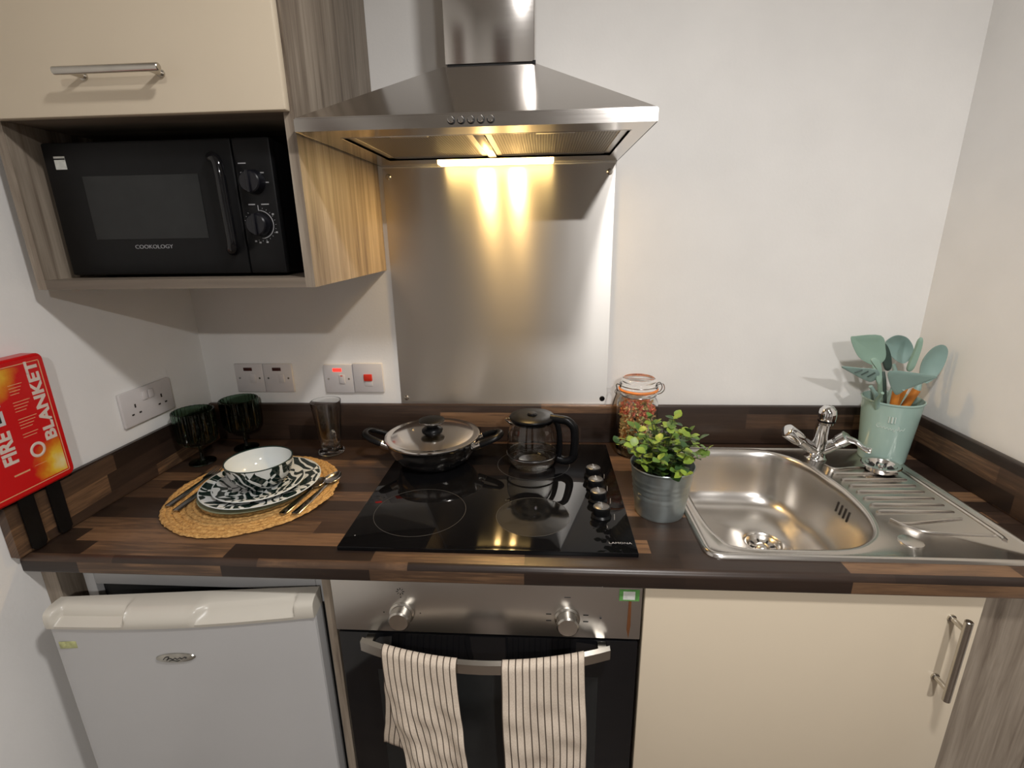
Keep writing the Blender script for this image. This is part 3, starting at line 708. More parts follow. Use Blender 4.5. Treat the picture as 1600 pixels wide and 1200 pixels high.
utensil('silicone_brush', 'mint narrow brush standing upright between the two spoons', [(1.896, 1.150), (1.904, 1.195), (1.909, 1.226), (1.917, 1.227), (1.918, 1.198), (1.910, 1.150)], -.125, .0, MINTG, (1.900, -.128, 1.112), F(-.02, .01), ORANGEW, .95, thick=.008, hr=.0075)
utensil('dark_tongs', 'dark green tongs head behind the spatula in the crock', [(1.862, 1.205), (1.872, 1.196), (1.884, 1.170), (1.890, 1.140), (1.878, 1.135), (1.866, 1.160), (1.862, 1.185)], -.078, .0, DKGREEN, (1.872, -.088, 1.11), F(.005, -.005), DKGREEN, .6, thick=.008)
utensil('curved_scraper', 'small green curved scraper in front of the broad spatula', [(1.782, 1.183), (1.794, 1.188), (1.806, 1.174), (1.811, 1.144), (1.808, 1.124), (1.798, 1.136), (1.797, 1.162)], -.172, .15, MINTG, (1.826, -.145, 1.075), F(.0, .02), DKGREEN, .75, thick=.005, hr=.005)

# ------------------------------------------------------------------ preserving jar with pasta
jx, jy, jz = 1.254, -.080, WT
t = thing('preserving_jar', 'clip-top glass preserving jar with an orange seal behind the plant', 'jar', (jx, jy, jz))
obj('glass', L([(0, .001), (.046, .001), (.053, .006), (.055, .016), (.055, .135), (.052, .152), (.046, .163), (.0455, .172), (.049, .176), (.049, .181), (.043, .181), (.0425, .164), (.049, .150), (.052, .134), (.052, .018), (.047, .008), (0, .006)], seg=48, c=(jx, jy, jz)), GLASS, t, 50)
obj('seal', L([(.043, .1815), (.051, .1815), (.0525, .185), (.051, .188), (.043, .188)], seg=48, c=(jx, jy, jz)), SEAL, t)
obj('lid', L([(0, .189), (.050, .189), (.0505, .194), (.047, .198), (.044, .206), (.043, .213), (.040, .215), (.034, .213), (0, .211)], seg=48, c=(jx, jy, jz)), GLASS, t, 50)
bm = bmesh.new()
for z, r in ((.170, .0475), (.1965, .0495)): tube(bm, [(jx+r*math.cos(a*PI/24), jy+r*math.sin(a*PI/24), jz+z) for a in range(48)], .0013, 6, closed=True)
tube(bm, spline([(jx+.048, jy-.010, jz+.172), (jx+.058, jy-.012, jz+.176), (jx+.066, jy-.010, jz+.186), (jx+.062, jy-.008, jz+.200), (jx+.050, jy-.006, jz+.198)], 5), .0014, 6)
tube(bm, spline([(jx+.048, jy+.010, jz+.172), (jx+.058, jy+.008, jz+.174), (jx+.064, jy+.008, jz+.186), (jx+.058, jy+.008, jz+.199), (jx+.050, jy+.006, jz+.198)], 5), .0014, 6)
tube(bm, spline([(jx-.049, jy-.012, jz+.198), (jx-.060, jy-.012, jz+.200), (jx-.058, jy-.012, jz+.185), (jx-.060, jy-.012, jz+.172), (jx-.066, jy-.012, jz+.150), (jx-.068, jy-.012, jz+.140)], 5), .0015, 6)
tube(bm, spline([(jx-.049, jy+.010, jz+.172), (jx-.056, jy+.010, jz+.180), (jx-.062, jy-.004, jz+.176), (jx-.058, jy-.012, jz+.172)], 5), .0014, 6)
obj('wire_clip', bm, CUTL, t)
bm = bmesh.new(); rnd = random.Random(5)
for k in range(560):
    a = rnd.uniform(0, 2*PI); z = .014+.142*rnd.random(); r = .043*math.sqrt(rnd.uniform(.45, 1)) if z > .03 else .040*math.sqrt(rnd.random())
    if z > .148: r = .038*math.sqrt(rnd.random())
    p = Vector((jx+r*math.cos(a), jy+r*math.sin(a), jz+z)); d_ = Vector((rnd.gauss(0, 1), rnd.gauss(0, 1), rnd.gauss(0, .8))).normalized()
    s0 = d_.orthogonal().normalized(); q0 = d_.cross(s0); ln = .0085; n0 = len(bm.faces); prev = None
    mi = 2 if (z > .115 and rnd.random() < .45) else rnd.choice((0, 1, 1, 0, 3, 1))
    for j in range(6):
        th = j*.9; c0 = p+d_*ln*(j/5-.5)*2*.9; e_ = (s0*math.cos(th)+q0*math.sin(th))*.0042
        for v_ in (1,):
            A = bm.verts.new(c0+e_); Z = bm.verts.new(c0-e_); M_ = bm.verts.new(c0+d_.cross(e_)*.25)
        if prev:
            for f in ((prev[0], A, M_, prev[2]), (prev[2], M_, Z, prev[1])): ff = bm.faces.new(f); ff.material_index = mi
        prev = (A, Z, M_)
o = obj('dried_pasta', bm, PASTA, None, 60, loc=(jx, jy, jz+.01))
tag(o, 'mixed coloured dried pasta twists filling the preserving jar', 'pasta', kind='stuff')

# ------------------------------------------------------------------ potted plant
px, py, pz = 1.254, -.388, WT
t = thing('potted_plant', 'leafy green plant in a ribbed galvanised pot beside the sink', 'plant', (px, py, pz))
pr = [(0, .003), (.049, .003), (.0505, 0), (.052, .003)]
for k in range(24):
    z = .006+.104*k/23; r = .0515+.0135*z/.11
    r += .0011*math.sin((z-.045)/.038*2*PI*3.2) if .045 < z < .085 else 0
    pr.append((r, z))
pr += [(.067, .111), (.0675, .113), (.066, .1145), (.064, .112), (.052, .012), (0, .01)]
obj('pot', L(pr, seg=56, c=(px, py, pz)), GALV, t, 60)
obj('soil', L([(0, .100), (.030, .101), (.0615, .097), (.061, .092)], seg=32, c=(px, py, pz)), SOIL, t)
def leafmesh(m, k):
    bm = bmesh.new(); ln, wd = 1, .42
    rows = []
    for i in range(5):
        u = i/4; hw = (.10, .36, .47, .36, .07)[i]
        zc = -.22*u*u+.06*k*u; cup = .16
        rows.append([bm.verts.new((-hw, u*ln, zc+cup*hw)), bm.verts.new((0, u*ln, zc)), bm.verts.new((hw, u*ln, zc+cup*hw))])
    for A, Z in zip(rows, rows[1:]):
        for i in range(2): bm.faces.new((A[i], A[i+1], Z[i+1], Z[i]))
    me = bpy.data.meshes.new('leaf'); bm.to_mesh(me); bm.free(); me.materials.append(m)
    me.polygons.foreach_set('use_smooth', [True]*len(me.polygons)); return me
lm = [leafmesh(m, k) for k, m in enumerate(LEAFS)]
rnd = random.Random(21); nleaf = 0; NST = 25
for k in range(NST):
    a = k*2.399+rnd.uniform(-.2, .2); rad = math.sqrt((k+.5)/NST)
    base = Vector((.040*rad*math.cos(a), .040*rad*math.sin(a), .098))
    hgt = (.114-.080*rad*rad)*rnd.uniform(.85, 1.12); sp_ = .066*rad*rnd.uniform(.75, 1.15)
    tip = base+Vector((math.cos(a)*sp_, math.sin(a)*sp_, hgt)); mid = base.lerp(tip, .5)+Vector((-math.cos(a)*.006, -math.sin(a)*.006, .010))
    path = spline([base, mid, tip], 3)
    obj('stem', T(path, .0011, 5), STEMM, t, w=False)
    for i in range(1, len(path)):
        for s in (0, 1):
            if nleaf >= 298: continue
            tt = i/(len(path)-1); ph = a+i*1.57+s*PI+rnd.uniform(-.5, .5)
            el = rnd.uniform(-.25, .65)+.45*(tt > .9)
            mi = 0 if rnd.random() < .12+.45*tt*(.4+.6*rad) else (1 if rnd.random() < .55 else 2)
            sz = rnd.uniform(.019, .027)*(1-.22*tt)
            o = obj('leaf', None, None, t, me=lm[mi]); o.location = path[i]
            o.rotation_euler = (Matrix.Rotation(ph-PI/2, 4, 'Z') @ Matrix.Rotation(el, 4, 'X') @ Matrix.Rotation(rnd.uniform(-.5, .5), 4, 'Y')).to_euler()
            o.scale = (sz, sz, sz); nleaf += 1

# ------------------------------------------------------------------ pan with lid, carafe
qx, qy = .706, -.152
t = thing('saute_pan', 'stainless steel two-handled pan standing on the hob', 'pan', (qx, qy, HT))
obj('body', L([(0, 0), (.082, 0), (.088, .003), (.100, .016), (.112, .034), (.1185, .052), (.121, .066), (.1235, .068), (.1235, .0695), (.119, .0695), (.116, .052), (.098, .018), (.084, .006), (0, .005)], seg=72, c=(qx, qy, HT)), PANST, t, 50)
for s in (-1, 1):
    bm = T(spline([(qx+s*.118, qy-.028, HT+.052), (qx+s*.140, qy-.030, HT+.062), (qx+s*.172, qy-.022, HT+.074), (qx+s*.182, qy, HT+.078), (qx+s*.172, qy+.022, HT+.074), (qx+s*.140, qy+.030, HT+.062), (qx+s*.118, qy+.028, HT+.052)], 5), .0095, 12, flat=.75)
    h = obj('handle', bm, BLACKP, t)
    bm = bmesh.new()
    for yy in (-.028, .028): tube(bm, [(qx+s*.110, qy+yy, HT+.048), (qx+s*.132, qy+yy*1.07, HT+.058)], .0105, 12)
    obj('handle_bracket', bm, PANST, h)
LZ = HT+.0702
t = thing('pan_lid', 'polished steel lid with a black knob covering the pan', 'lid', (qx, qy, LZ))
obj('dome', L([(.1225, .0), (.1255, .0015), (.125, .004), (.117, .0055), (.112, .003), (.107, .0042), (.095, .0075), (.070, .0110), (.035, .0135), (0, .0145), (0, .0125), (.070, .009), (.105, .002), (.1225, .0)], seg=72, c=(qx, qy, LZ)), PANST, t, 50)
kb = obj('knob', L([(0, .0135), (.028, .0125), (.028, .017), (.023, .022), (.015, .027), (.0145, .034), (.030, .0375), (.034, .041), (.0335, .0445), (.026, .0475), (0, .049)], seg=40, c=(qx, qy, LZ)), BLACKP, t, 50)
obj('knob_ring', L([(.0342, .0405), (.0347, .042), (.034, .0445)], seg=40, c=(qx, qy, LZ)), CUTL, kb)

gx, gy = .972, -.175
t = thing('coffee_carafe', 'empty glass coffee carafe with black lid and handle on the hob', 'carafe', (gx, gy, HT))
obj('glass', L([(0, .001), (.052, .001), (.058, .003), (.0625, .010), (.064, .022), (.064, .034), (.0655, .040), (.066, .058), (.064, .085), (.058, .108), (.053, .122), (.0535, .128), (.0515, .128), (.0505, .122), (.0555, .107), (.0615, .085), (.0635, .058), (.063, .041), (.0615, .034), (.0615, .022), (.060, .011), (.055, .006), (0, .005)], seg=56, c=(gx, gy, HT)), GLASS, t, 50)
obj('base_band', L([(.0645, .033), (.0662, .034), (.0665, .038), (.0655, .039)], seg=56, c=(gx, gy, HT)), BLACKP, t)
bm = bmesh.new(); tube(bm, spline([(gx-.046, gy-.004, HT+.122), (gx-.058, gy-.004, HT+.1245), (gx-.069, gy-.004, HT+.129)], 4), [.012, .012, .011, .010, .009, .007, .005, .004, .003], 12, flat=.5); obj('pouring_lip', bm, GLASS, t)
ld = obj('lid', L([(.050, .120), (.054, .1285), (.058, .131), (.0585, .134), (.056, .137), (.030, .1385), (0, .139), (0, .13)], seg=56, c=(gx, gy, HT)), BLACKP, t, 50)
obj('lid_button', L([(0, .1385), (.012, .1385), (.013, .141), (.010, .1445), (0, .1455)], seg=28, c=(gx, gy, HT)), BLACKG, ld)
ha = math.radians(-14); ux, uy = math.cos(ha), math.sin(ha)
hp = lambda r, z: (gx+ux*r, gy+uy*r, HT+z)
bm = T(spline([hp(.048, .134), hp(.070, .133), hp(.092, .130), hp(.107, .116), hp(.111, .094), hp(.110, .050), hp(.104, .030), hp(.086, .022), hp(.067, .026)], 6), .0105, 14, flat=1.05)
obj('handle', bm, BLACKP, t, 60)
obj('handle_spine', T(spline([hp(.058, .128), hp(.066, .118), hp(.0715, .09), hp(.072, .05), hp(.068, .026)], 5), .006, 10, flat=1.5), BLACKP, t)
bm = bmesh.new()
tube(bm, [(gx+.0668*math.cos(a*PI/36), gy+.0668*math.sin(a*PI/36), HT+.0365) for a in range(72)], .0011, 6, closed=True); obj('steel_band', bm, CUTL, t)

# ------------------------------------------------------------------ glasses
def latte():
    x, y, z = .402, -.105, WT
    t = thing('latte_glass', 'tall clear handled latte glass standing below the lit switch', 'glass', (x, y, z))
    obj('bowl', L([(0, .001), (.030, .001), (.036, .004), (.037, .007), (.033, .010), (.024, .013), (.0225, .018), (.0265, .024), (.030, .05), (.0405, .152), (.0405, .154), (.0385, .154), (.028, .05), (.024, .030), (0, .026)], seg=40, c=(x, y, z)), GLASS, t, 50)
    a = math.radians(-52); ux, uy = math.cos(a), math.sin(a); f = lambda r, z_: (x+ux*r, y+uy*r, z+z_)
    obj('handle', T(spline([f(.032, .075), f(.046, .077), f(.056, .066), f(.053, .045), f(.040, .028), f(.027, .022)], 5), .0045, 10), GLASS, t)
latte()
def goblet(x, y, label):
    t = thing('goblet', label, 'goblet', (x, y, WT), group='green ribbed goblets')
    rib = lambda i, z: 1+(.022 if i % 4 < 2 else -.012)*(1 if z > .062 else 0)
    obj('bowl', L([(.004, .052), (.020, .056), (.042, .062), (.048, .074), (.0495, .100), (.050, .150), (.0487, .151), (.047, .150), (.0465, .100), (.045, .078), (.037, .069), (.018, .060), (0, .058)], seg=112, c=(x, y, WT), rib=rib), GREENGL, t, 25)
    obj('stem', L([(.0045, .055), (.0045, .012), (.008, .006), (.004, .005), (0, .008)], seg=20, c=(x, y, WT)), GREENGL, t)
    obj('foot', L([(0, .001), (.032, .001), (.034, .002), (.033, .004), (.012, .007), (0, .008)], seg=40, c=(x, y, WT)), GREENGL, t)
goblet(.070, -.178, 'dark green ribbed goblet below the double wall socket')
goblet(.137, -.080, 'dark green ribbed goblet in the back corner below the unlit switches')

# ------------------------------------------------------------------ place setting
mx_, my_ = .312, -.336
bm = bmesh.new(); rnd = random.Random(2)
turns, R0 = 15, .190; pts, rr = [], []; step = R0/turns
th = 0
for i in range(turns*150):
    a = 2*PI*i/150; r = step*(.4+i/150)
    r = min(r, R0+.003*math.sin(a*3)+.002*math.sin(a*7))
    pts.append((mx_+r*math.cos(a), my_+r*math.sin(a), WT+.0045+.0006*math.sin(i*.9)))
    arc = i*r
    rr.append(.0067+.0013*math.sin(i*2*PI/ max(2.5, 150*.014/(2*PI*max(r, .01)))))
tube(bm, pts, rr, 6, flat=.62, up=(0, 0, 1))
for v in bm.verts: v.co.z = max(v.co.z, WT+.0006)
tag(obj('placemat', bm, JUTE, None, 60, loc=(mx_, my_, WT)), 'round woven jute placemat on the worktop', 'placemat')
PZ = WT+.0088
o = obj('glass_plate', L([(0, .0005), (.075, .0005), (.082, .003), (.122, .0135), (.124, .0155), (.121, .016), (.086, .0112), (.08, .0106), (0, .0106)], seg=72, c=(.326, -.352, PZ)), PLATEGL, None, 50, loc=(.326, -.352, PZ))
tag(o, 'pale green glass plate at the bottom of the crockery stack', 'plate')
dx_, dy_, dz_ = .335, -.345, PZ+.0112
t = thing('dinner_plate', 'large leaf-patterned dinner plate, second from the bottom of the stack', 'plate', (dx_, dy_, dz_))
obj('plate', L([(0, .0), (.080, .0), (.086, .002), (.128, .0135), (.1315, .0155), (.129, .0165), (.088, .0062), (.080, .0045), (0, .0045)], seg=80, c=(dx_, dy_, dz_)), SWIRL, t, 50)
obj('rim_line', L([(.1312, .0150), (.1322, .0158), (.1310, .0170), (.1295, .0168)], seg=80, c=(dx_, dy_, dz_)), CERW, t)
ex, ey, ez = .336, -.356, dz_+.0063
t = thing('side_plate', 'smaller leaf-patterned side plate directly under the bowl', 'plate', (ex, ey, ez))
obj('plate', L([(0, .0), (.058, .0), (.064, .002), (.096, .0115), (.099, .0135), (.0965, .0145), (.065, .0062), (.058, .0045), (0, .0045)], seg=72, c=(ex, ey, ez)), SWIRL, t, 50)
obj('rim_line', L([(.0988, .0130), (.0998, .0138), (.0986, .0150), (.097, .0148)], seg=72, c=(ex, ey, ez)), CERW, t)
fx, fy, fz = .337, -.346, ez+.0050
t = thing('cereal_bowl', 'white-lined bowl with dark green leaf print on top of the plates', 'bowl', (fx, fy, fz))
obj('bowl', L([(0, .004), (.036, .004), (.037, 0), (.042, 0), (.043, .004), (.056, .012), (.066, .026), (.0715, .044), (.0735, .060)], seg=80, c=(fx, fy, fz)), SWIRLD, t, 50)
obj('inside', L([(.0715, .0605), (.0695, .044), (.064, .028), (.053, .015), (.038, .0085), (0, .0075)], seg=80, c=(fx, fy, fz)), CERW, t, 50)
obj('rim', L([(.0734, .0595), (.0740, .0608), (.0728, .0622), (.0712, .0612), (.0714, .0598)], seg=80, c=(fx, fy, fz)), DKRIM, t)

def fork(p0, p1, label, s=1.):
    p0, p1 = Vector(p0), Vector(p1); ln = (p1-p0).length; a = math.atan2(p1.y-p0.y, p1.x-p0.x)
    t = thing('fork', label, 'fork', tuple(p0), group='forks on the placemat')
    mt = Matrix.Translation(p0) @ Matrix.Rotation(a, 4, 'Z')
    bm = bmesh.new()
    tube(bm, [(0, 0, .003), (.004, 0, .003), (ln*.3, 0, .003), (ln*.62, 0, .004), (ln*.68, 0, .0045)], [.006, .0095, .0085, .0045, .0045], 12, flat=.22, up=(0, 0, 1))
    tube(bm, [(ln*.66, 0, .0045), (ln*.72, 0, .004), (ln*.78, 0, .003), (ln*.80, 0, .003)], [.004, .011, .0125, .0125], 12, flat=.16, up=(0, 0, 1))
    xf(bm, mt); b = obj('handle', bm, CUTL, t, 50)
    for k in range(4):
        y = (k-1.5)*.0068; bm = T([(ln*.785, y, .003), (ln*.9, y, .0035), (ln, y*.92, .007)], [.0022, .0018, .0009], 8); xf(bm, mt); obj('tine', bm, CUTL, t)
def spoon(p0, p1, label):
    p0, p1 = Vector(p0), Vector(p1); ln = (p1-p0).length; a = math.atan2(p1.y-p0.y, p1.x-p0.x)
    t = thing('spoon', label, 'spoon', tuple(p0), group='spoons on the placemat')
    mt = Matrix.Translation(p0) @ Matrix.Rotation(a, 4, 'Z')
    bm = bmesh.new()
    tube(bm, [(0, 0, .003), (.004, 0, .003), (ln*.3, 0, .003), (ln*.62, 0, .0045), (ln*.72, 0, .006)], [.006, .0095, .0080, .0042, .0045], 12, flat=.22, up=(0, 0, 1))
    xf(bm, mt); obj('handle', bm, CUTL, t, 50)
    bm = bmesh.new(); n = 28; rings = []
    for k, zz in ((1, .0095), (.85, .0055), (.6, .0025), (.3, .001)):
        rings.append([bm.verts.new((ln*.84+ln*.16*k*math.cos(2*PI*i/n), .019*k*math.sin(2*PI*i/n)*(1-.18*math.cos(2*PI*i/n)), zz)) for i in range(n)])
    for A, Z in zip(rings, rings[1:]):
        for i in range(n): bm.faces.new((A[i], A[(i+1) % n], Z[(i+1) % n], Z[i]))
    bm.faces.new(rings[-1]); bmesh.ops.recalc_face_normals(bm, faces=bm.faces[:])
    bmesh.ops.solidify(bm, geom=bm.faces[:], thickness=.001); xf(bm, mt); obj('bowl', bm, CUTL, t, 60)
CZ = WT+.0088
fork((.158, -.428, CZ), (.158, -.235, CZ), 'outer fork lying at the left edge of the placemat')
fork((.190, -.446, CZ), (.186, -.262, CZ), 'inner fork lying beside the plates')
spoon((.434, -.450, CZ), (.458, -.290, CZ), 'inner spoon lying close to the plates')
spoon((.462, -.450, CZ), (.486, -.258, CZ), 'outer spoon lying at the right edge of the placemat')

# ------------------------------------------------------------------ splashback
t = thing('splashback', 'brushed stainless steel splashback panel behind the hob', 'splashback', (.88, 0, UZ))
bm = bmesh.new(); box(bm, .584, 1.180, -.0025, -.0008, UZ+.0002, 1.652)
uvl = bm.loops.layers.uv.new('UVMap')
for f in bm.faces:
    for lp in f.loops: lp[uvl].uv = (lp.vert.co.x, lp.vert.co.z)
obj('panel', bm, SPLASH, t, 0)
for x, z, m in ((1.166, 1.632, NICKEL), (1.168, 1.030, BLACKP), (.598, 1.632, NICKEL), (.600, 1.030, NICKEL)):
    bm = L([(0, .004), (.005, .0035), (.0075, .001), (.0075, 0)], seg=20); xf(bm, Matrix.Translation((x, -.0025, z)) @ Matrix.Rotation(PI/2, 4, 'X')); obj('screw_cap', bm, m, t)

# ------------------------------------------------------------------ cooker hood
HX0, HX1, HY, Z0, Z1 = .5834, 1.1834, -.476, 1.656, 1.677
KX0, KX1, KY, KZ = .794, .981, -.195, 1.822
t = thing('cooker_hood', 'stainless steel chimney cooker hood with lit lamp strip', 'hood', (.8834, -.002, Z0))
bm = bmesh.new()
lo = [bm.verts.new(p) for p in ((HX0, HY, Z1), (HX1, HY, Z1), (HX1, -.001, Z1), (HX0, -.001, Z1))]
hi = [bm.verts.new(p) for p in ((KX0-.004, KY-.004, KZ), (KX1+.004, KY-.004, KZ), (KX1+.004, -.001, KZ), (KX0-.004, -.001, KZ))]
ba = [bm.verts.new(p) for p in ((HX0, HY, Z0), (HX1, HY, Z0), (HX1, -.001, Z0), (HX0, -.001, Z0))]
for i in range(4):
    j = (i+1) % 4; bm.faces.new((lo[i], lo[j], hi[j], hi[i])); bm.faces.new((ba[i], ba[j], lo[j], lo[i]))
bm.faces.new(hi)
bmesh.ops.recalc_face_normals(bm, faces=bm.faces[:])
bmesh.ops.bevel(bm, geom=[e for e in bm.edges if len(e.link_faces) == 2 and min(v.co.z for v in e.verts) > Z0+.001], offset=.0015, segments=2, affect='EDGES')
obj('canopy', bm, HOODST, t, 20)
bm = bmesh.new(); FY0, FY1, FX0, FX1 = -.405, -.108, .636, 1.152
for q in ((HX0+.001, HX1-.001, HY+.001, FY0, Z0+.0005, Z0+.004), (HX0+.001, HX1-.001, FY1, -.002, Z0+.0005, Z0+.004), (HX0+.001, FX0, FY0, FY1, Z0+.0005, Z0+.004), (FX1, HX1-.001, FY0, FY1, Z0+.0005, Z0+.004)): box(bm, *q)
for q in ((FX0-.002, FX0, FY0, FY1, Z0, Z0+.016), (FX1, FX1+.002, FY0, FY1, Z0, Z0+.016), (FX0, FX1, FY0-.002, FY0, Z0, Z0+.016), (FX0, FX1, FY1, FY1+.002, Z0, Z0+.016)): box(bm, *q)
obj('underside_rim', bm, HOODST, t)
obj('divider', B(.872, .892, FY0+.001, FY1-.001, Z0+.001, Z0+.010, bev=.002), HOODST, t)
for x0, x1 in ((FX0+.002, .871), (.893, FX1-.002)):
    f = obj('filter', B(x0, x1, FY0+.002, FY1-.002, Z0+.006, Z0+.014), FILTER, t)
    bm = bmesh.new()
    for q in ((x0, x0+.012, FY0+.002, FY1-.002), (x1-.012, x1, FY0+.002, FY1-.002), (x0, x1, FY0+.002, FY0+.014), (x0, x1, FY1-.014, FY1-.002)): box(bm, *q, Z0+.0045, Z0+.0062)
    obj('filter_frame', bm, STEEL, f)
    m_ = (x0+x1)/2; obj('latch', B(m_-.035, m_+.035, FY0+.006, FY0+.024, Z0+.002, Z0+.0046, bev=.0012), STEEL, f)
obj('light_diffuser', B(.742, 1.024, -.074, -.030, Z0-.006, Z0+.003, bev=.003), LIGHTM, t)['label'] = 'glowing warm lamp strip'
for x in (.848, .930):
    ld = bpy.data.lights.new('hood_bulb', 'AREA'); ld.shape = 'DISK'; ld.size = .03; ld.energy = 1.5; ld.color = (1, .64, .25)
    lo_ = bpy.data.objects.new('hood_bulb', ld); C.objects.link(lo_); lo_.location = (x, -.052, Z0-.0075)
for k in range(5):
    x = .849+.01625*k; bm = L([(0, .010), (.0042, .010), (.0052, .008), (.0052, 0)], seg=20)
    bt = Matrix.Translation((x, HY, (Z0+Z1)/2)) @ Matrix.Rotation(PI/2, 4, 'X'); xf(bm, bt); pb = obj('push_button', bm, CHROME, t)
    bm = L([(.0053, .0), (.0053, .0012), (.0066, .0012), (.0066, .0)], seg=20); xf(bm, bt); obj('button_shade_ring', bm, BLACKM, pb)  # black ring painted in for the shadow round each button
obj('chimney_gap_shade', B(KX0+.004, KX1-.004, KY+.004, -.001, KZ-.002, KZ+.012), BLACKM, t)  # black fill, paints the shade in the slot below the chimney
obj('chimney', B(KX0, KX1, KY, -.001, KZ+.005, CEIL-.001, bev=.0015), HOODST, t)
obj('fixing_tab', B(KX1-.004, KX1+.002, KY-.001, KY+.01, KZ, KZ+.007), BLACKP, t)

# ------------------------------------------------------------------ wall cabinet
CX0, CX1, CY, CZ0 = .016, .572, -.447, 1.396
t = thing('wall_cabinet', 'grey wood wall cabinet with a cream door above an open microwave shelf', 'cabinet', (.294, -.2, CZ0))
obj('side_panel', B(CX0, CX0+.018, CY, -.001, CZ0, 2.30), WOOD, t)
obj('side_panel', B(CX1-.018, CX1, CY, -.001, CZ0, 2.30), WOOD, t)
WOODH = M('driftwood_shelf', (.20, .162, .125), .5, var=(30, .35, (.06, 1, 1)))
obj('bottom_panel', B(CX0+.018, CX1-.018, CY, -.001, CZ0, CZ0+.018), WOODH, t)
obj('shelf', B(CX0+.018, CX1-.018, CY+.002, -.001, 1.694, 1.712), WOODH, t)
obj('top_panel', B(CX0+.018, CX1-.018, CY, -.001, 2.282, 2.30), WOODH, t)
obj('back_panel', B(CX0+.018, CX1-.018, -.012, -.002, CZ0+.018, 2.282), WOODH, t)
d = obj('door', B(CX0, CX1-.004, CY-.020, CY-.001, 1.692, 2.30, bev=.0035), CREAM, t); d['label'] = 'cream gloss lift-up door'
h = obj('handle', bar_handle((.205, CY-.020, 1.752), (.385, CY-.020, 1.752), (0, 0-1, 0), r=.0062), NICKEL, d); h['label'] = 'satin nickel bar handle'

# microwave
MY = -.402; MX0, MX1, MZ0, MZ1 = .052, .498, CZ0+.024, 1.664
t = thing('microwave', 'black microwave oven in the open cabinet shelf', 'microwave', (.275, -.2, CZ0+.018))
obj('casing', B(MX0+.004, MX1-.004, MY+.022, -.05, MZ0, MZ1, bev=.006), MWBODY, t)
for x in (.09, .46):
    for y in (-.35, -.10): obj('foot', L([(0, 0), (.011, 0), (.012, .006), (0, .006)], seg=16, c=(x, y, CZ0+.018)), BLACKP, t)
dr = obj('door', B(MX0, .424, MY, MY+.021, MZ0, MZ1, bev=.004), MWBODY, t)
obj('window', B(.122, .352, MY-.0012, MY, 1.488, 1.604, bev=.0005), MWIN, dr)
bm = T(spline([(.386, MY+.002, 1.632), (.392, MY-.016, 1.630), (.408, MY-.024, 1.618), (.411, MY-.026, 1.55), (.411, MY-.024, 1.478), (.402, MY-.016, 1.464), (.394, MY+.002, 1.462)], 6), .0095, 12, flat=.8)
obj('handle', bm, BLACKG, dr)
text('maker_name', 'COOKOLOGY', .0105, (.236, MY-.0004, 1.473), (1, 0, 0), (0, 0, 1), PRINT, dr, ext=.0003, sx=1.15)
s = obj('sticker', B(.074, .096, MY-.0007, MY, 1.617, 1.640), PAPER, dr); s['label'] = 'small white sticker'
obj('sticker_line', B(.0742, .0958, MY-.0010, MY-.0007, 1.634, 1.6365), BLACKM, s)
cp = obj('control_panel', B(.4255, MX1, MY, MY+.021, MZ0, MZ1, bev=.004), MWBODY, t)
KXm = .459
for z in (1.587, 1.511):
    bm = L([(0, 0), (.0215, 0), (.022, .003), (.0195, .018), (.0175, .020), (0, .0205)], seg=40); box(bm, -.003, .003, -.019, .019, .018, .0245, bev=.001)
    xf(bm, Matrix.Translation((KXm, MY, z)) @ Matrix.Rotation(PI/2, 4, 'X')); obj('dial', bm, DKNOB, cp)
bm = bmesh.new(); y = MY-.0004
tube(bm, [(KXm+.0255*math.sin(math.radians(a)), y, 1.511+.0255*math.cos(math.radians(a))) for a in range(0, 185, 6)], .0009, 5)
tube(bm, [(KXm, y, 1.5365), (KXm, y, 1.546)], .0009, 5)
for a in range(0, 330, 15):
    if 200 < a < 285: continue
    r1 = .029; tube(bm, [(KXm+r1*math.sin(math.radians(a)), y, 1.511+r1*math.cos(math.radians(a))), (KXm+(r1+.002)*math.sin(math.radians(a)), y, 1.511+(r1+.002)*math.cos(math.radians(a)))], .0005, 4)
for a in (55, 115, 165, 190, 205): box(bm, KXm+.033*math.sin(math.radians(a))-.002, KXm+.033*math.sin(math.radians(a))+.002, y-.0002, y, 1.511+.033*math.cos(math.radians(a))-.002, 1.511+.033*math.cos(math.radians(a))+.001)
for x0, x1, z in ((.441, .454, 1.5475), (.466, .481, 1.5475), (.433, .448, 1.620), (.435, .446, 1.604), (.470, .480, 1.603), (.455, .461, 1.607), (.481, .487, 1.586)): box(bm, x0, x1, y-.0002, y, z-.001, z+.001)
obj('dial_markings', bm, PRINT, cp)['kind'] = 'stuff'

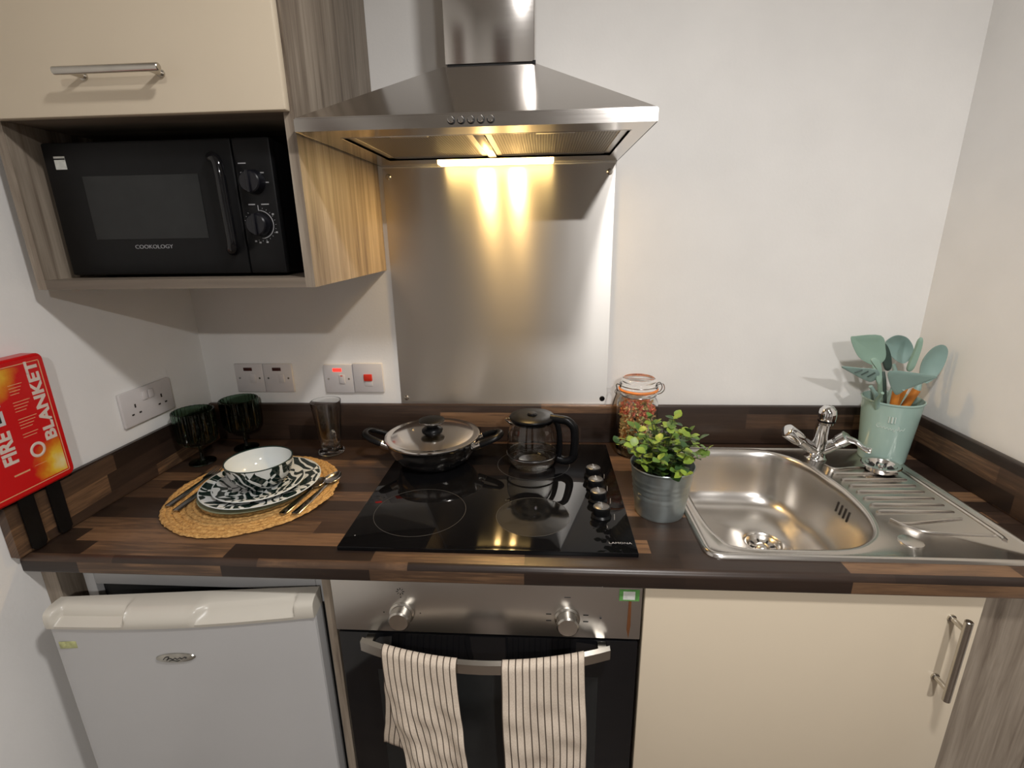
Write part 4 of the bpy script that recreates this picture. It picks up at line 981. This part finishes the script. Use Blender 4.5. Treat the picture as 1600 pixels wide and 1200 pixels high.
# ------------------------------------------------------------------ switches and socket
def plate_on(t, mt, w_, h_, th=.009):
    bm = box(bmesh.new(), -w_/2, w_/2, -th, -.0003, -h_/2, h_/2, .0022, 2); xf(bm, mt); return obj('plate', bm, WHITEPL, t, 40, w=False)
def part(t, name, mat, mt, *q, bev=0.):
    bm = B(*q, bev=bev); xf(bm, mt); return obj(name, bm, mat, t, w=False)
def screws(t, mt, xs):
    for x in xs:
        bm = L([(0, .0005), (.0028, .0005), (.0032, -.0005), (.0032, -.001)], seg=14); xf(bm, mt @ Matrix.Translation((x, -.0092, 0)) @ Matrix.Rotation(PI/2, 4, 'X')); obj('screw', bm, CUTL, t, w=False)
I4 = Matrix.Identity(4)
def fused(x, z, label, lit):
    t = thing('fused_switch', label, 'switch', (x, 0, z), group='neon switches on the back wall')
    plate_on(t, I4, .086, .086); screws(t, I4, (-.0302, .0302))
    n_ = part(t, 'neon', NEONON if lit else NEONOFF, I4, -.015, .011, -.0100, -.0089, .022, .032, bev=.0006)
    r = part(t, 'rocker', WHITEPL, I4, .002, .019, -.0125, -.0089, -.014, .013, bev=.0015)
    if lit: part(r, 'rocker_mark', REDROCK, I4, .007, .014, -.0129, -.0124, .0085, .0112)
    n_['label'] = 'glowing red neon' if lit else 'dark red unlit neon'
fused(.1375, 1.091, 'leftmost white switch plate with unlit neon, towards the corner', False)
fused(.2245, 1.091, 'white switch plate with unlit neon, right of its twin', False)
fused(.4055, 1.089, 'white switch plate with glowing red neon', True)
t = thing('cooker_switch', 'white switch plate with a red rocker beside the splashback', 'switch', (.4935, 0, 1.092))
plate_on(t, I4, .087, .087, .010); screws(t, I4, (-.0302, .0302))
r = part(t, 'rocker', REDROCK, I4, -.0115, .0125, -.0165, -.0099, -.008, .012, bev=.002)
part(t, 'rocker_tail', WHITEPL, I4, -.0115, .0125, -.0115, -.0099, -.024, -.0085, bev=.0006)
mt = Matrix.Rotation(PI/2+math.atan(SK)*-1, 4, 'Z')
mt = Matrix.Rotation(PI/2-math.atan(SK), 4, 'Z')
t = thing('wall_socket', 'white double wall socket on the left wall', 'socket', (WX(-.231)+.0006, -.231, 1.092))
plate_on(t, mt, .146*1.09, .086)
for s in (-1, 1):
    sock = s*.042
    for dx, dz_, w_, h_ in ((0, .012, .004, .009), (-.011, -.008, .007, .004), (.011, -.008, .007, .004)): part(t, 'pin_hole', SLOT, mt, sock+dx-w_/2, sock+dx+w_/2, -.0096, -.0088, dz_-h_/2-.008, dz_+h_/2-.008)
    part(t, 'rocker', WHITEPL, mt, s*.0095-.008, s*.0095+.008, -.0125, -.0088, .010, .032, bev=.0014)

# ------------------------------------------------------------------ fire blanket case
FX = .016; BY0, BY1, BZ0, BZ1 = -.672, -.474, 1.019, 1.279
t = thing('fire_blanket', 'red wall-mounted fire blanket case with black pull tabs', 'fire blanket', (-.01, -.57, BZ0))
def rrect(y0, y1, z0, z1, rd, n=5):
    p = []
    for cy_, cz_, a0 in ((y1-rd, z1-rd, 0), (y0+rd, z1-rd, 90), (y0+rd, z0+rd, 180), (y1-rd, z0+rd, 270)):
        for k in range(n+1): a = math.radians(a0+90*k/n); p.append((cy_+rd*math.cos(a), cz_+rd*math.sin(a)))
    return p
bm = bmesh.new(); prism(bm, rrect(BY0, BY1, BZ0, BZ1, .014), -.0165, FX, 'x')
bmesh.ops.bevel(bm, geom=[e for e in bm.edges if min(v.co.x for v in e.verts) > FX-1e-5], offset=.005, segments=3, affect='EDGES')
cs = obj('case', bm, RED, t, 40)
obj('front_print', B(FX-.0005, FX+.0004, BY0+.018, BY1-.017, BZ0+.017, BZ1-.015), FLAME, cs)
FP = FX+.0006
bm = bmesh.new(); y0, y1, z0, z1 = BY0+.014, BY1-.013, BZ0+.013, BZ1-.012
for q in ((y0, y1, z0, z0+.0016), (y0, y1, z1-.0016, z1), (y0, y0+.0016, z0, z1), (y1-.0016, y1, z0, z1)): box(bm, FX-.0003, FP, *q)
obj('border_line', bm, LINEY, cs)
text('lettering', 'BLANKET', .031, (FP, -.504, 1.187), (0, 0, 1), (0, -1, 0), REDTXT, cs, bold=.0011, sx=1.22)
text('lettering', 'FIRE', .036, (FP, -.588, 1.121), (0, 0, 1), (0, -1, 0), REDTXT, cs, bold=.0012, sx=.98)
bm = bmesh.new()
for k, (ys, zc, ln) in enumerate((((-.545, -.540, -.535), 1.222, .03), ((-.545, -.540, -.535), 1.19, .03), ((-.545, -.540, -.535, ), 1.155, .034), ((-.545, -.540), 1.128, .03))):
    pass
for zc, n_, ln in ((1.232, 4, .026), (1.199, 4, .032), (1.166, 4, .036), (1.136, 2, .030)):
    for j in range(n_):
        z = zc-j*.0058; l2 = ln*(1-.12*j); box(bm, FX, FP, -.556, -.556+l2, z-.0006, z+.0006)
box(bm, FX, FP, -.552, -.528, 1.0690, 1.0697); box(bm, FX, FP, -.592, -.562, 1.0655, 1.0685)
obj('small_print', bm, LINEY, cs)['kind'] = 'stuff'
bm = bmesh.new()
tube(bm, [(FP-.0003, -.537+.0125*math.cos(a*PI/20), 1.098+.0125*math.sin(a*PI/20)) for a in range(40)], .0030, 6, closed=True, flat=.3, up=(1, 0, 0))
obj('seal_emblem', bm, REDTXT, cs)
bm = bmesh.new()
for z0 in (1.165, 1.200): box(bm, FX, FP, -.605, -.578, z0, z0+.027)
obj('pictogram', bm, WHITEPL, cs)
bm = bmesh.new(); box(bm, FP, FP+.0003, -.602, -.590, 1.205, 1.22); box(bm, FP, FP+.0003, -.590, -.584, 1.171, 1.185); obj('pictogram_figure', bm, BLACKM, cs)
for y0, y1 in ((-.592, -.562), (-.535, -.506)):
    bm = bmesh.new(); prism(bm, [(y0, 1.02), (y1, 1.02), (y1, .912), (y1-.006, .905), (y0+.006, .905), (y0, .912)], .003, .0065, 'x'); obj('pull_tab', bm, BLACKP, t)
